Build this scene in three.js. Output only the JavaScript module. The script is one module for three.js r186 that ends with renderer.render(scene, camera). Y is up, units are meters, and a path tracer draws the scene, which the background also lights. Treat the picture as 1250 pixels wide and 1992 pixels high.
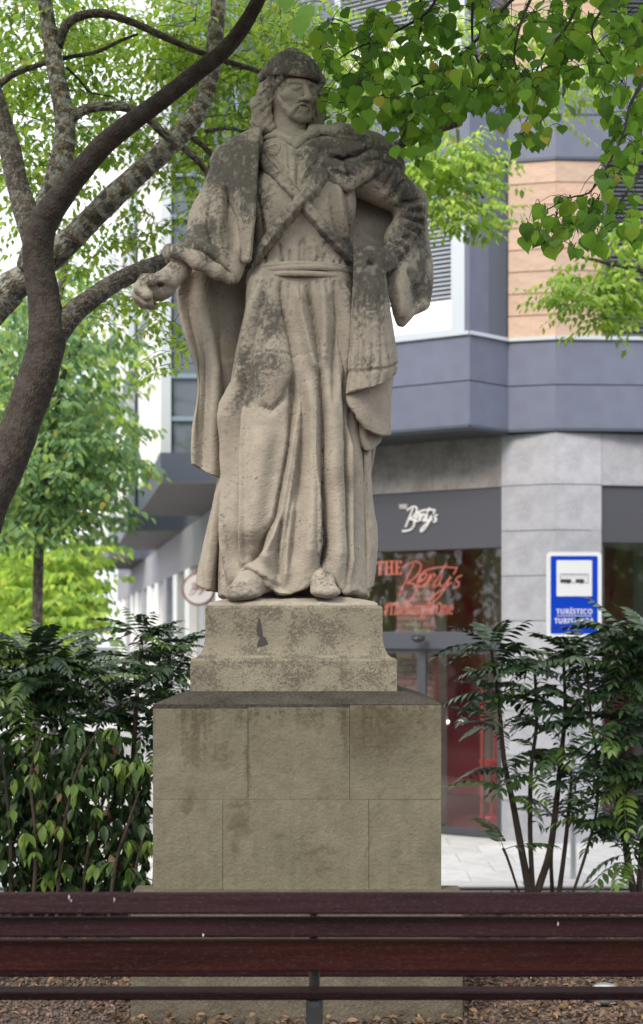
import * as THREE from 'three';
import { mergeGeometries } from 'three/addons/utils/BufferGeometryUtils.js';
import { RoundedBoxGeometry } from 'three/addons/geometries/RoundedBoxGeometry.js';
import { TextGeometry } from 'three/addons/geometries/TextGeometry.js';
import { FontLoader } from 'three/addons/loaders/FontLoader.js';

// ---------------------------------------------------------------- camera
// a level camera at eye height with a rising-front (shifted) 50 mm lens
const scene = new THREE.Scene();
const F = 2767, CX = 625, CY = 1235, EYE = 1.602;          // focal length in photo pixels, principal point, eye height
const camera = new THREE.PerspectiveCamera(2 * Math.atan(996 / F) * 180 / Math.PI, 1250 / 1992, 0.1, 400);
camera.position.set(0, EYE, 0);
camera.setViewOffset(1250, 1992, 0, 996 - CY, 1250, 1992);
camera.focus = 6.3;
camera.userData.fStop = 2.4;
// ---------------------------------------------------------------- sky: bright, even overcast
{
  const w = 256, h = 128, a = new Float32Array(w * h * 4);
  for (let j = 0; j < h; j++) {
    const el = ((j + 0.5) / h - 0.5) * Math.PI, s = Math.max(0, Math.sin(el));
    const L = 0.72 + 0.42 * s;
    for (let i = 0; i < w; i++) a.set([L * 0.965, L * 0.99, L * 1.05, 1], (j * w + i) * 4);
  }
  const sky = new THREE.DataTexture(a, w, h, THREE.RGBAFormat, THREE.FloatType);
  sky.mapping = THREE.EquirectangularReflectionMapping; sky.needsUpdate = true;
  scene.background = sky; scene.environment = sky;
}
// ---------------------------------------------------------------- sun: weak and very soft behind the cloud
const sun = new THREE.DirectionalLight(0xfff1e0, 1.5);
sun.position.set(-9, 15, 8); sun.target.position.set(0, 1, -8);
sun.castShadow = true; sun.shadow.radius = 36; sun.shadow.mapSize.set(2048, 2048);
Object.assign(sun.shadow.camera, { left: -30, right: 30, top: 30, bottom: -30, near: 0.5, far: 90 });
scene.add(sun, sun.target);
const EXPOSURE = 2.25;

// ---------------------------------------------------------------- helpers
const V = (x, y, z) => new THREE.Vector3(x, y, z);
const at = (x, y, d) => V((x - CX) * d / F, EYE + (CY - y) * d / F, -d);    // the point seen at photo pixel x, y when it stands d metres away
let seed = 12345;
const rnd = () => { seed = (seed + 0x6D2B79F5) | 0; let t = Math.imul(seed ^ (seed >>> 15), 1 | seed); t = (t + Math.imul(t ^ (t >>> 7), 61 | t)) ^ t; return ((t ^ (t >>> 14)) >>> 0) / 4294967296; };
const rr = (a, b) => a + (b - a) * rnd();
const gauss = () => (rnd() + rnd() + rnd() + rnd() - 2) * 0.87;
const clamp = (x, a = 0, b = 1) => x < a ? a : x > b ? b : x;
const sstep = (a, b, x) => { const t = clamp((x - a) / (b - a)); return t * t * (3 - 2 * t); };
const lerp = (a, b, t) => a + (b - a) * t;
const hash = (x, y, z) => { let h = (Math.imul(x, 374761393) + Math.imul(y, 668265263) + Math.imul(z, 2147483647 - 91)) | 0; h = Math.imul(h ^ (h >>> 13), 1274126177); h ^= h >>> 16; return (h >>> 0) / 4294967296; };
function noise(x, y, z = 0) {
  const xi = Math.floor(x), yi = Math.floor(y), zi = Math.floor(z); let u = x - xi, v = y - yi, w = z - zi;
  u = u * u * (3 - 2 * u); v = v * v * (3 - 2 * v); w = w * w * (3 - 2 * w);
  const l = (a, b, t) => a + (b - a) * t;
  return l(l(l(hash(xi, yi, zi), hash(xi + 1, yi, zi), u), l(hash(xi, yi + 1, zi), hash(xi + 1, yi + 1, zi), u), v),
    l(l(hash(xi, yi, zi + 1), hash(xi + 1, yi, zi + 1), u), l(hash(xi, yi + 1, zi + 1), hash(xi + 1, yi + 1, zi + 1), u), v), w);
}
const fbm = (x, y, z = 0, o = 4) => { let s = 0, a = 0.5, n = 0; for (let i = 0; i < o; i++) { s += a * noise(x, y, z); n += a; a *= 0.5; x = x * 2.03 + 7.1; y = y * 2.03 + 3.7; z = z * 2.03 + 1.3; } return s / n; };
const curve = (t, pts) => { // piecewise linear table [[t, v...], ...] with smooth interpolation
  if (t <= pts[0][0]) return pts[0].slice(1); const n = pts.length; if (t >= pts[n - 1][0]) return pts[n - 1].slice(1);
  let i = 0; while (pts[i + 1][0] < t) i++;
  const p0 = pts[Math.max(0, i - 1)], p1 = pts[i], p2 = pts[i + 1], p3 = pts[Math.min(n - 1, i + 2)], s = (t - p1[0]) / (p2[0] - p1[0]);
  return p1.slice(1).map((_, k) => { k++; const m1 = (p2[k] - p0[k]) / (p2[0] - p0[0]) * (p2[0] - p1[0]), m2 = (p3[k] - p1[k]) / (p3[0] - p1[0]) * (p2[0] - p1[0]); const a = s * s, b = a * s; return (2 * b - 3 * a + 1) * p1[k] + (b - 2 * a + s) * m1 + (-2 * b + 3 * a) * p2[k] + (b - a) * m2; });
};
// a data texture from a function of the pixel; col: the function gives linear colours
function tex(w, h, fn, { srgb = true, repeat } = {}) {
  const a = new Uint8Array(w * h * 4);
  for (let j = 0; j < h; j++) for (let i = 0; i < w; i++) {
    const c = fn(i / w, j / h, i, j), o = (j * w + i) * 4;
    for (let k = 0; k < 3; k++) { let x = clamp(Array.isArray(c) ? c[k] : c); if (srgb) x = x <= 0.0031308 ? 12.92 * x : 1.055 * Math.pow(x, 1 / 2.4) - 0.055; a[o + k] = Math.round(x * 255); }
    a[o + 3] = 255;
  }
  const t = new THREE.DataTexture(a, w, h); if (srgb) t.colorSpace = THREE.SRGBColorSpace;
  t.wrapS = t.wrapT = THREE.RepeatWrapping; t.magFilter = THREE.LinearFilter; t.minFilter = THREE.LinearMipmapLinearFilter; t.generateMipmaps = true; t.needsUpdate = true;
  if (repeat) t.repeat.set(...repeat);
  return t;
}
// noise that tiles over u, v in 0..1 with n cells
const hcell = (x, y, n, s) => hash(((x % n) + n) % n, ((y % n) + n) % n, s);
function tnoise(u, v, n, s = 0) { const x = u * n, y = v * n, xi = Math.floor(x), yi = Math.floor(y); let a = x - xi, b = y - yi; a = a * a * (3 - 2 * a); b = b * b * (3 - 2 * b); return lerp(lerp(hcell(xi, yi, n, s), hcell(xi + 1, yi, n, s), a), lerp(hcell(xi, yi + 1, n, s), hcell(xi + 1, yi + 1, n, s), a), b); }
const tfbm = (u, v, n, s = 0, o = 4) => { let t = 0, a = 0.5, m = 0; for (let i = 0; i < o; i++) { t += a * tnoise(u, v, n << i, s + i); m += a; a *= 0.5; } return t / m; };
const mat = (o) => { const { rgb, ...rest } = o; const m = new (o.transmission || o.clearcoat || o.sheen || o.specularIntensity !== undefined ? THREE.MeshPhysicalMaterial : THREE.MeshStandardMaterial)(rest); if (rgb) m.color.setRGB(...rgb); return m; };

const taken = {};
const numbered = (n) => { const k = taken[n] = (taken[n] ?? -1) + 1; return k ? `${n}_${String(k).padStart(3, '0')}` : n; };
const shade = (m) => { m.castShadow = m.receiveShadow = true; return m; };
function thing(name, label, category, p = [0, 0, 0], group) {
  const o = new THREE.Group(); o.name = numbered(name); o.position.set(...p); o.userData = { label, category }; if (group) o.userData.group = group; scene.add(o); return o;
}
function struct(name, geo, m, p) { const o = shade(new THREE.Mesh(geo, m)); o.name = numbered(name); o.userData.kind = 'structure'; if (p) o.position.set(...p); scene.add(o); return o; }
function part(parent, name, geo, m, label) { const o = shade(new THREE.Mesh(geo, m)); o.name = name; if (label) o.userData.label = label; parent.add(o); return o; }
const merge = (g) => mergeGeometries(g.map(x => x.index ? x.toNonIndexed() : x).map(x => { for (const k of Object.keys(x.attributes)) if (!['position', 'normal', 'uv'].includes(k)) x.deleteAttribute(k); return x; }));
const move = (g, x, y, z) => g.translate(x, y, z);
function metreUV(g) { // box-mapped uv in metres
  const p = g.attributes.position, n = g.attributes.normal, uv = new Float32Array(p.count * 2);
  for (let i = 0; i < p.count; i++) { const ax = Math.abs(n.getX(i)), ay = Math.abs(n.getY(i)), az = Math.abs(n.getZ(i)); const x = p.getX(i), y = p.getY(i), z = p.getZ(i); const [a, b] = ay > ax && ay > az ? [x, z] : ax > az ? [z, y] : [x, y]; uv[2 * i] = a; uv[2 * i + 1] = b; }
  g.setAttribute('uv', new THREE.BufferAttribute(uv, 2)); return g;
}
const box = (w, h, d, x = 0, y = 0, z = 0, r = 0) => metreUV(move(r ? new RoundedBoxGeometry(w, h, d, 2, r) : new THREE.BoxGeometry(w, h, d), x, y, z));
// a tapered, slightly knobbly limb through [x, y, z, radius] points
function limbGeo(pts, { seg = 10, step = 0.05, knob = 0.06, cap = true, s = 0 } = {}) {
  const n = pts.length; let len = 0; for (let i = 1; i < n; i++) len += Math.hypot(pts[i][0] - pts[i - 1][0], pts[i][1] - pts[i - 1][1], pts[i][2] - pts[i - 1][2]);
  const c = new THREE.CatmullRomCurve3(pts.map(p => V(p[0], p[1], p[2])), false, 'centripetal'), m = Math.max(n, Math.ceil(len / step));
  const pos = [], uv = [], idx = []; const ref = V(0.31, 0.2, 0.93).normalize(); let nx = null;
  for (let i = 0; i <= m; i++) {
    const t = i / m, p = c.getPoint(t), d = c.getTangent(t), f = t * (n - 1), k = Math.min(n - 2, Math.floor(f)), r0 = lerp(pts[k][3], pts[k + 1][3], f - k);
    nx = nx ? nx.clone().addScaledVector(d, -nx.dot(d)).normalize() : ref.clone().cross(d).normalize(); const ny = d.clone().cross(nx).normalize();
    for (let j = 0; j <= seg; j++) {
      const a = (j % seg) / seg * Math.PI * 2, ca = Math.cos(a), sa = Math.sin(a);
      const q = V(nx.x * ca + ny.x * sa, nx.y * ca + ny.y * sa, nx.z * ca + ny.z * sa);
      const r = r0 * (1 + knob * 2 * (fbm(p.x * 9 + q.x * 1.4 + s, p.y * 9 + q.y * 1.4, p.z * 9 + q.z * 1.4, 3) - 0.5));
      pos.push(p.x + q.x * r, p.y + q.y * r, p.z + q.z * r); uv.push(j / seg * Math.max(1, Math.round(r0 * 2 * Math.PI / 0.3)) * 0.3, t * len);
      if (i < m && j < seg) { const A = i * (seg + 1) + j, B = A + seg + 1; idx.push(A, A + 1, B, B, A + 1, B + 1); }
    }
  }
  if (cap) for (const e of [0, m]) { const b = e * (seg + 1), p = c.getPoint(e / m); const ci = pos.length / 3; pos.push(p.x, p.y, p.z); uv.push(0, 0); for (let j = 0; j < seg; j++) e ? idx.push(b + j, b + j + 1, ci) : idx.push(b + j + 1, b + j, ci); }
  const g = new THREE.BufferGeometry(); g.setAttribute('position', new THREE.Float32BufferAttribute(pos, 3)); g.setAttribute('uv', new THREE.Float32BufferAttribute(uv, 2)); g.setIndex(idx); g.computeVertexNormals();
  { const nr = g.attributes.normal; for (let i = 0; i <= m; i++) { const a = i * (seg + 1), b = a + seg; const x = nr.getX(a) + nr.getX(b), y = nr.getY(a) + nr.getY(b), z = nr.getZ(a) + nr.getZ(b), l = Math.hypot(x, y, z) || 1; nr.setXYZ(a, x / l, y / l, z / l); nr.setXYZ(b, x / l, y / l, z / l); } }
  return g;
}
// ================================================================ ground, street, pavement
const STREET = -0.865;
const litterTex = tex(1024, 1024, (u, v) => { const a = tfbm(u, v, 10, 1, 5), b = tnoise(u, v, 180, 2), c = tnoise(u, v, 64, 5), k = 0.5 + 0.9 * (a - 0.5) + 0.7 * (b - 0.5); return [0.115 * k * (1 + 0.3 * c), 0.085 * k * (1 + 0.12 * c), 0.066 * k]; });
const litterBump = tex(512, 512, (u, v) => 0.5 * tnoise(u, v, 90, 3) + 0.5 * tnoise(u, v, 40, 4), { srgb: false });
const soil = mat({ map: litterTex, bumpMap: litterBump, bumpScale: 0.02, roughness: 1 });
const paveTex = tex(1024, 1024, (u, v) => { const k = 0.9 + 0.35 * (tfbm(u, v, 8, 2, 5) - 0.5) + 0.16 * (tnoise(u, v, 256, 7) - 0.5); return [0.54 * k, 0.53 * k, 0.52 * k]; });
const paving = mat({ map: paveTex, roughness: 0.85, bumpMap: grainBump0(), bumpScale: 0.004 });
function grainBump0() { return tex(256, 256, (u, v) => tfbm(u, v, 32, 5, 3), { srgb: false }); }
const asphalt = mat({ map: tex(512, 512, (u, v) => { const k = 0.8 + 0.5 * (tfbm(u, v, 6, 4, 5) - 0.5) + 0.5 * (tnoise(u, v, 200, 1) - 0.5); return [0.085 * k, 0.085 * k, 0.088 * k]; }), roughness: 0.95 });
struct('street', metreUV(new THREE.PlaneGeometry(500, 500).rotateX(-Math.PI / 2).translate(0, STREET - 0.12, -60)), asphalt);
{ // the raised bed of the little park, with its low edge
  const g = new THREE.PlaneGeometry(60, 26.6, 150, 90).rotateX(-Math.PI / 2).translate(0, 0, 4.6), p = g.attributes.position;
  for (let i = 0; i < p.count; i++) p.setY(i, (fbm(p.getX(i) * 1.3, p.getZ(i) * 1.3, 0, 3) - 0.5) * 0.03 - 0.004);
  g.computeVertexNormals(); struct('park_ground', metreUV(g), soil);
  struct('bed_wall', box(60, 1.0, 0.16, 0, STREET + 0.38, -8.78), mat({ rgb: [0.16, 0.15, 0.14], roughness: 0.95 }));
  struct('bed_edging', box(60, 0.035, 0.05, 0, 0.008, -8.86), mat({ rgb: [0.05, 0.045, 0.04], roughness: 0.8 }));
}
// pavement slabs in front of the corner building, and its kerb
const paved = struct('pavement', box(60, 0.12, 30, 6, STREET - 0.062, -29.2), paving);
{
  const kerb = struct('kerb', box(40, 0.10, 0.02, 4, STREET - 0.08, -13.97), paving);
  for (let i = 0; i < 12; i++) part(kerb, 'kerb_stone', box(0.985, 0.135, 0.22, -5.5 + i, STREET - 0.058, -14.08, 0.012), mat({ rgb: [0.40, 0.395, 0.39].map(c => c * rr(0.88, 1.06)), roughness: 0.85 }));
  const slabs = [0.92, 1.0, 1.05, 0.97].map(k => mat({ map: paveTex, rgb: [k, k, k], roughness: 0.85 }));
  for (let i = 0; i < 11; i++) for (let j = 0; j < 5; j++) { const z = -14.5 - j * 0.6, x = -2.4 + i * 0.6 + (j % 2) * 0.3; if (z < -17.2 + 0.0 * x) continue; part(paved, 'paving_slab', box(0.592, 0.03, 0.592, x, STREET - 0.004 + rr(-0.002, 0.002), z, 0.006), slabs[Math.floor(rnd() * 4)]); }
}
// ================================================================ corner building
const graniteTex = tex(1024, 1024, (u, v) => { const s = tnoise(u, v, 300, 3), k = 0.94 + 0.32 * (tfbm(u, v, 10, 8, 4) - 0.5) + 0.36 * (s - 0.5) + 0.2 * (tnoise(u, v, 120, 4) - 0.5); return [0.335 * k, 0.342 * k, 0.375 * k]; });
const granite = [0.92, 1, 1.07].map(k => mat({ map: graniteTex, rgb: [k, k, k], roughness: 0.7 }));
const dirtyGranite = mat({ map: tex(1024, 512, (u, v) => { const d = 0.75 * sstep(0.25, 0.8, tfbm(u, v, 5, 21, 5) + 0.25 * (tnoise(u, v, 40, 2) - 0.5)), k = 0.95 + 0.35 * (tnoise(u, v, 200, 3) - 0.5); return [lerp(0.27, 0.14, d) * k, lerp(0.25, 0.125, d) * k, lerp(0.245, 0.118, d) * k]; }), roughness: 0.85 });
const panelTex = tex(512, 512, (u, v) => { const k = 1 + 0.16 * (tnoise(u * 1, v, 8, 4) - 0.5) + 0.14 * (tfbm((u * 2) % 1, v, 64, 5, 2) - 0.5); return [0.100 * k, 0.114 * k, 0.170 * k]; });
const bluePanel = [0.94, 1.0, 1.05].map(k => mat({ map: panelTex, rgb: [k, k, k], roughness: 0.55 }));
const navyMetal = mat({ rgb: [0.045, 0.06, 0.085], roughness: 0.45, metalness: 0.2 });
const darkMetal = mat({ rgb: [0.055, 0.058, 0.068], roughness: 0.5, metalness: 0.1 });
const paleMetal = mat({ rgb: [0.42, 0.46, 0.50], roughness: 0.4, metalness: 0.3 });
const whitePanel = mat({ rgb: [0.82, 0.82, 0.8], roughness: 0.35 });
const woodTex = tex(1024, 256, (u, v) => { const g = tfbm(u, v, 4, 3, 3), l = tnoise((u * 0.25) % 1, v, 64, 7), k = 0.9 + 0.28 * (g - 0.5) + 0.22 * (l - 0.5); return [0.47 * k, 0.345 * k, 0.262 * k]; });
const woods = [0.9, 1, 1.08, 1.0].map((k, i) => mat({ map: woodTex, rgb: [k, k * (1 - 0.02 * i), k * (1 - 0.03 * i)], roughness: 0.6 }));
const windowGlass = mat({ rgb: [0.93, 0.96, 0.95], transmission: 1, thickness: 0, roughness: 0.02, ior: 1.5 });
const plaster = mat({ rgb: [0.42, 0.40, 0.38], roughness: 0.9 }), lino = mat({ rgb: [0.20, 0.17, 0.15], roughness: 0.5 });
function slab(A, B, y0, y1, t, out = 0, r = 0) { // upright slab whose outer face runs from A to B (seen left to right), set forward by out
  const dx = B[0] - A[0], dz = B[1] - A[1], L = Math.hypot(dx, dz), g = metreUV(r ? new RoundedBoxGeometry(L, y1 - y0, t, 2, r) : new THREE.BoxGeometry(L, y1 - y0, t)), nx = -dz / L, nz = dx / L;
  return g.rotateY(Math.atan2(-dz, dx)).translate((A[0] + B[0]) / 2 + nx * (out - t / 2), (y0 + y1) / 2, (A[1] + B[1]) / 2 + nz * (out - t / 2));
}
const mixP = (A, B, t) => [A[0] + (B[0] - A[0]) * t, A[1] + (B[1] - A[1]) * t];
const along = (A, B, m) => { const L = Math.hypot(B[0] - A[0], B[1] - A[1]); return mixP(A, B, m / L); };
const S0 = [-0.5, -18.69], S1 = [2.15, -17.0], S2 = [2.751, -16.73], S3 = [3.317, -16.84], S4 = [9, -17.95];     // plan of the ground floor
const hy = (py, d = 17) => EYE + (CY - py) * d / F;
const BAND0 = hy(839, 16.75), BAND1 = hy(655, 16.75), PLANK1 = hy(312, 16.75), LINT = hy(947), SIGNB = hy(1064), TRAN1 = hy(1229), TRAN0 = hy(1264);
const corner = thing('corner_building', 'modern corner building of blue-grey panels, pale stone pillar and timber cladding', 'building', [0, 0, 0]);
{ // stone pillar: two faces, stone by stone
  const pil = part(corner, 'stone_pillar', merge([slab(S1, S2, STREET, BAND0, 0.3, -0.04), slab(S2, S3, STREET, BAND0, 0.3, -0.04), slab([S3[0], S3[1]], [S3[0] - 0.05, S3[1] - 0.3], STREET, LINT, 0.1, -0.02)]), granite[0]);
  const joints = [BAND0 - 0.01, LINT + 0.005]; let y = LINT; while (y > STREET) { y -= 0.535; joints.push(Math.max(STREET, y)); }
  for (let i = 0; i + 1 < joints.length; i++) for (const [A, B] of [[S1, S2], [S2, S3]]) part(pil, 'stone', slab(along(A, B, 0.001), mixP(A, B, 0.999), joints[i + 1] + 0.004, joints[i] - 0.004, 0.05, 0, 0.003), granite[Math.floor(rnd() * 3)]);
}
{ // stone lintels
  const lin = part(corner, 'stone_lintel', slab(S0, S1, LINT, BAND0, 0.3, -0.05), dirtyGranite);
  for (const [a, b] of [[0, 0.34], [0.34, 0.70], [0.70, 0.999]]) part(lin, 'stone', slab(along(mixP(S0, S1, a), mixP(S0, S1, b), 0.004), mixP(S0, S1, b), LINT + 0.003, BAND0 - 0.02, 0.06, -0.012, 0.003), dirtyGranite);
  const lr = part(corner, 'stone_lintel', slab(S3, S4, LINT, BAND0, 0.3, -0.05), granite[1]);
  for (let i = 0; i < 4; i++) part(lr, 'stone', slab(along(S3, S4, 0.003 + i * 1.3), along(S3, S4, 1.297 + i * 1.3), LINT + 0.004, BAND0 - 0.01, 0.06, 0, 0.003), granite[i % 3]);
}
// projecting upper storeys: panels, planks, windows
const B0 = [-0.56, -17.73], B1 = [1.711, -16.44], B2 = [2.212, -16.86], B3 = [2.757, -16.73], B4 = [3.30, -16.76], B5 = [9, -17.0];
const faces5 = [[B0, B1], [B1, B2], [B2, B3], [B3, B5]];
for (const [y0, y1] of [[BAND0, BAND1], [PLANK1, PLANK1 + 1.09], [PLANK1 + 3.17, PLANK1 + 4.26]]) {
  const bd = part(corner, 'panel_band', merge(faces5.map(([A, B]) => slab(A, B, y0 + 0.01, y1 - 0.01, 0.25, -0.03))), darkMetal);
  for (const [A, B] of faces5) {
    const L = Math.hypot(B[0] - A[0], B[1] - A[1]), n = Math.max(1, Math.round(L / 1.15)), ym = y0 + (y1 - y0) * 0.49;
    for (let i = 0; i < n; i++) for (const [a, b] of [[y0 + 0.03, ym - 0.006], [ym + 0.006, y1 - 0.035]]) part(bd, 'cladding_panel', slab(along(A, B, L * i / n + (i ? 0.005 : 0)), along(A, B, L * (i + 1) / n - (i < n - 1 ? 0.005 : 0)), a, b, 0.03, 0, 0.003), bluePanel[Math.floor(rnd() * 3)]);
    part(bd, 'drip_rail', slab(A, B, y0, y0 + 0.035, 0.06, 0.02), navyMetal); part(bd, 'sill_rail', slab(A, B, y1 - 0.04, y1, 0.1, 0.035), paleMetal.clone());
  }
}
part(corner, 'soffit', (() => { const s = new THREE.Shape(); const o = [B0, B1, B2, [S1[0], S1[1] - 0.3], [S0[0], S0[1] - 0.3]]; o.forEach((p, i) => i ? s.lineTo(p[0], -p[1]) : s.moveTo(p[0], -p[1])); return metreUV(new THREE.ExtrudeGeometry(s, { depth: 0.02, bevelEnabled: false }).rotateX(-Math.PI / 2).translate(0, BAND0 - 0.021, 0)); })(), darkMetal);
function blind(parent, A, B, y0, y1, out, m, step = 0.052) { const gs = []; for (let y = y0; y < y1; y += step) { const dx = B[0] - A[0], dz = B[1] - A[1], L = Math.hypot(dx, dz), g = new THREE.BoxGeometry(L, 0.006, 0.06).rotateX(0.75); gs.push(g.rotateY(Math.atan2(-dz, dx)).translate((A[0] + B[0]) / 2 - dz / L * out, y, (A[1] + B[1]) / 2 + dx / L * out)); } const o = part(parent, 'blind_slats', merge(gs), m); o.userData.kind = 'stuff'; return o; }
const slatPale = mat({ rgb: [0.36, 0.39, 0.44], roughness: 0.5 }), slatDark = mat({ rgb: [0.10, 0.115, 0.13], roughness: 0.5 });
for (const [y0, y1] of [[BAND1, PLANK1], [PLANK1 + 1.09, PLANK1 + 3.17]]) {
  const L = 2.61, at0 = (m) => along(B1, B0, m);
  // big window on the bay
  const w = part(corner, 'window', merge([slab(at0(0.23), at0(0.06), y0, y1, 0.1, 0.01), slab(at0(1.78), at0(1.70), y0, y1, 0.1, 0.01), slab(at0(1.70), at0(0.23), y1 - 0.06, y1, 0.1, 0.005), slab(at0(1.70), at0(0.23), y0, y0 + 0.05, 0.1, 0.012)]), paleMetal);
  part(w, 'spandrel', slab(at0(1.70), at0(0.23), y0 + 0.05, y0 + 0.40, 0.03, -0.03), whitePanel);
  part(w, 'back_panel', slab(at0(1.70), at0(0.23), y0 + 0.40, y1 - 0.06, 0.02, -0.14), mat({ rgb: [0.2, 0.22, 0.25], roughness: 0.6 }));
  blind(w, at0(1.69), at0(0.24), y0 + 0.45, y1 - 0.08, -0.06, slatPale);
  part(corner, 'wall_panel', slab(B0, at0(1.78), y0, y1, 0.12, -0.02), bluePanel[1]);
  part(corner, 'wall_panel', slab(at0(0.06), B1, y0, y1, 0.12, 0), bluePanel[0]);
  part(corner, 'wall_panel', slab(B1, mixP(B1, B2, 0.5), y0, y1, 0.12, -0.004), bluePanel[0]); part(corner, 'wall_panel', slab(mixP(B1, B2, 0.51), B2, y0, y1, 0.12, -0.012), mat({ rgb: [0.055, 0.07, 0.10], roughness: 0.4 }));
  const tc = part(corner, 'timber_cladding', merge([slab(B2, B3, y0, y1, 0.12, -0.04), slab(B3, B4, y0, y1, 0.12, -0.04)]), darkMetal);
  const n = 8; for (let i = 0; i < n; i++) for (const [A, B] of [[B2, B3], [B3, B4]]) part(tc, 'plank', slab(along(A, B, 0.002), B, y0 + (y1 - y0) * i / n + 0.005, y0 + (y1 - y0) * (i + 1) / n - 0.005, 0.04, 0, 0.003), woods[Math.floor(rnd() * 4)]);
  const w2 = part(corner, 'window', merge([slab(B4, along(B4, B5, 0.06), y0, y1, 0.1, 0), slab(along(B4, B5, 1.5), along(B4, B5, 1.56), y0, y1, 0.1, 0), slab(along(B4, B5, 0.06), along(B4, B5, 1.5), y0, y0 + 0.04, 0.1, 0), slab(along(B4, B5, 0.06), along(B4, B5, 1.5), y1 - 0.04, y1, 0.1, 0)]), darkMetal);
  part(w2, 'back_panel', slab(along(B4, B5, 0.06), along(B4, B5, 1.5), y0, y1, 0.02, -0.16), slatDark); blind(w2, along(B4, B5, 0.07), along(B4, B5, 1.49), y0 + 0.05, y1 - 0.05, -0.07, slatDark);
  part(corner, 'wall_panel', slab(along(B4, B5, 1.56), B5, y0, y1, 0.12, -0.01), bluePanel[1]);
}
// ---------------------------------------------------------------- burger bar in the ground floor
const shopDir = [(S1[0] - S0[0]), (S1[1] - S0[1])].map(c => c / Math.hypot(S1[0] - S0[0], S1[1] - S0[1]));
// the point of the shop front's plane, set back by inset, that the photo shows at px, py
function onShop(px, py, inset) { const A = [S0[0] + 0.538 * inset, S0[1] - 0.843 * inset], k = (px - CX) / F; const s = (-A[1] * k - A[0]) / (shopDir[0] + k * shopDir[1]); const x = A[0] + shopDir[0] * s, z = A[1] + shopDir[1] * s; return V(x, EYE + (CY - py) * -z / F, z); }
const shopFront = part(corner, 'shop_front', merge([slab(along(S0, S1, 0.02), along(S0, S1, 0.12), STREET, SIGNB, 0.12, -0.14), slab(along(S0, S1, 3.08), S1, STREET, SIGNB, 0.12, -0.14)]), darkMetal);
part(shopFront, 'sign_board', slab(S0, S1, SIGNB, LINT, 0.12, -0.03), mat({ rgb: [0.050, 0.052, 0.068], roughness: 0.6 }));
part(shopFront, 'transom_bar', slab(along(S0, S1, 0.12), along(S0, S1, 3.08), TRAN0, TRAN1, 0.14, -0.1, 0.01), mat({ rgb: [0.075, 0.08, 0.10], roughness: 0.45, metalness: 0.2 }));
part(shopFront, 'top_light', slab(along(S0, S1, 0.12), along(S0, S1, 3.08), TRAN1, SIGNB, 0.006, -0.16), windowGlass);
const doorLeaf = (a, b) => { const A = along(S0, S1, a), B = along(S0, S1, b), f = part(shopFront, 'glass_door', merge([slab(A, along(A, B, 0.06), STREET + 0.01, TRAN0, 0.05, -0.14), slab(along(B, A, 0.06), B, STREET + 0.01, TRAN0, 0.05, -0.14), slab(along(A, B, 0.06), along(B, A, 0.06), STREET + 0.01, STREET + 0.1, 0.045, -0.142), slab(along(A, B, 0.06), along(B, A, 0.06), TRAN0 - 0.05, TRAN0, 0.045, -0.142)]), darkMetal); part(f, 'pane', slab(along(A, B, 0.06), along(B, A, 0.06), STREET + 0.1, TRAN0 - 0.05, 0.006, -0.16), windowGlass); return f; };
doorLeaf(0.12, 0.95); doorLeaf(0.95, 1.98); { doorLeaf(1.98, 3.08); }
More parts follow.
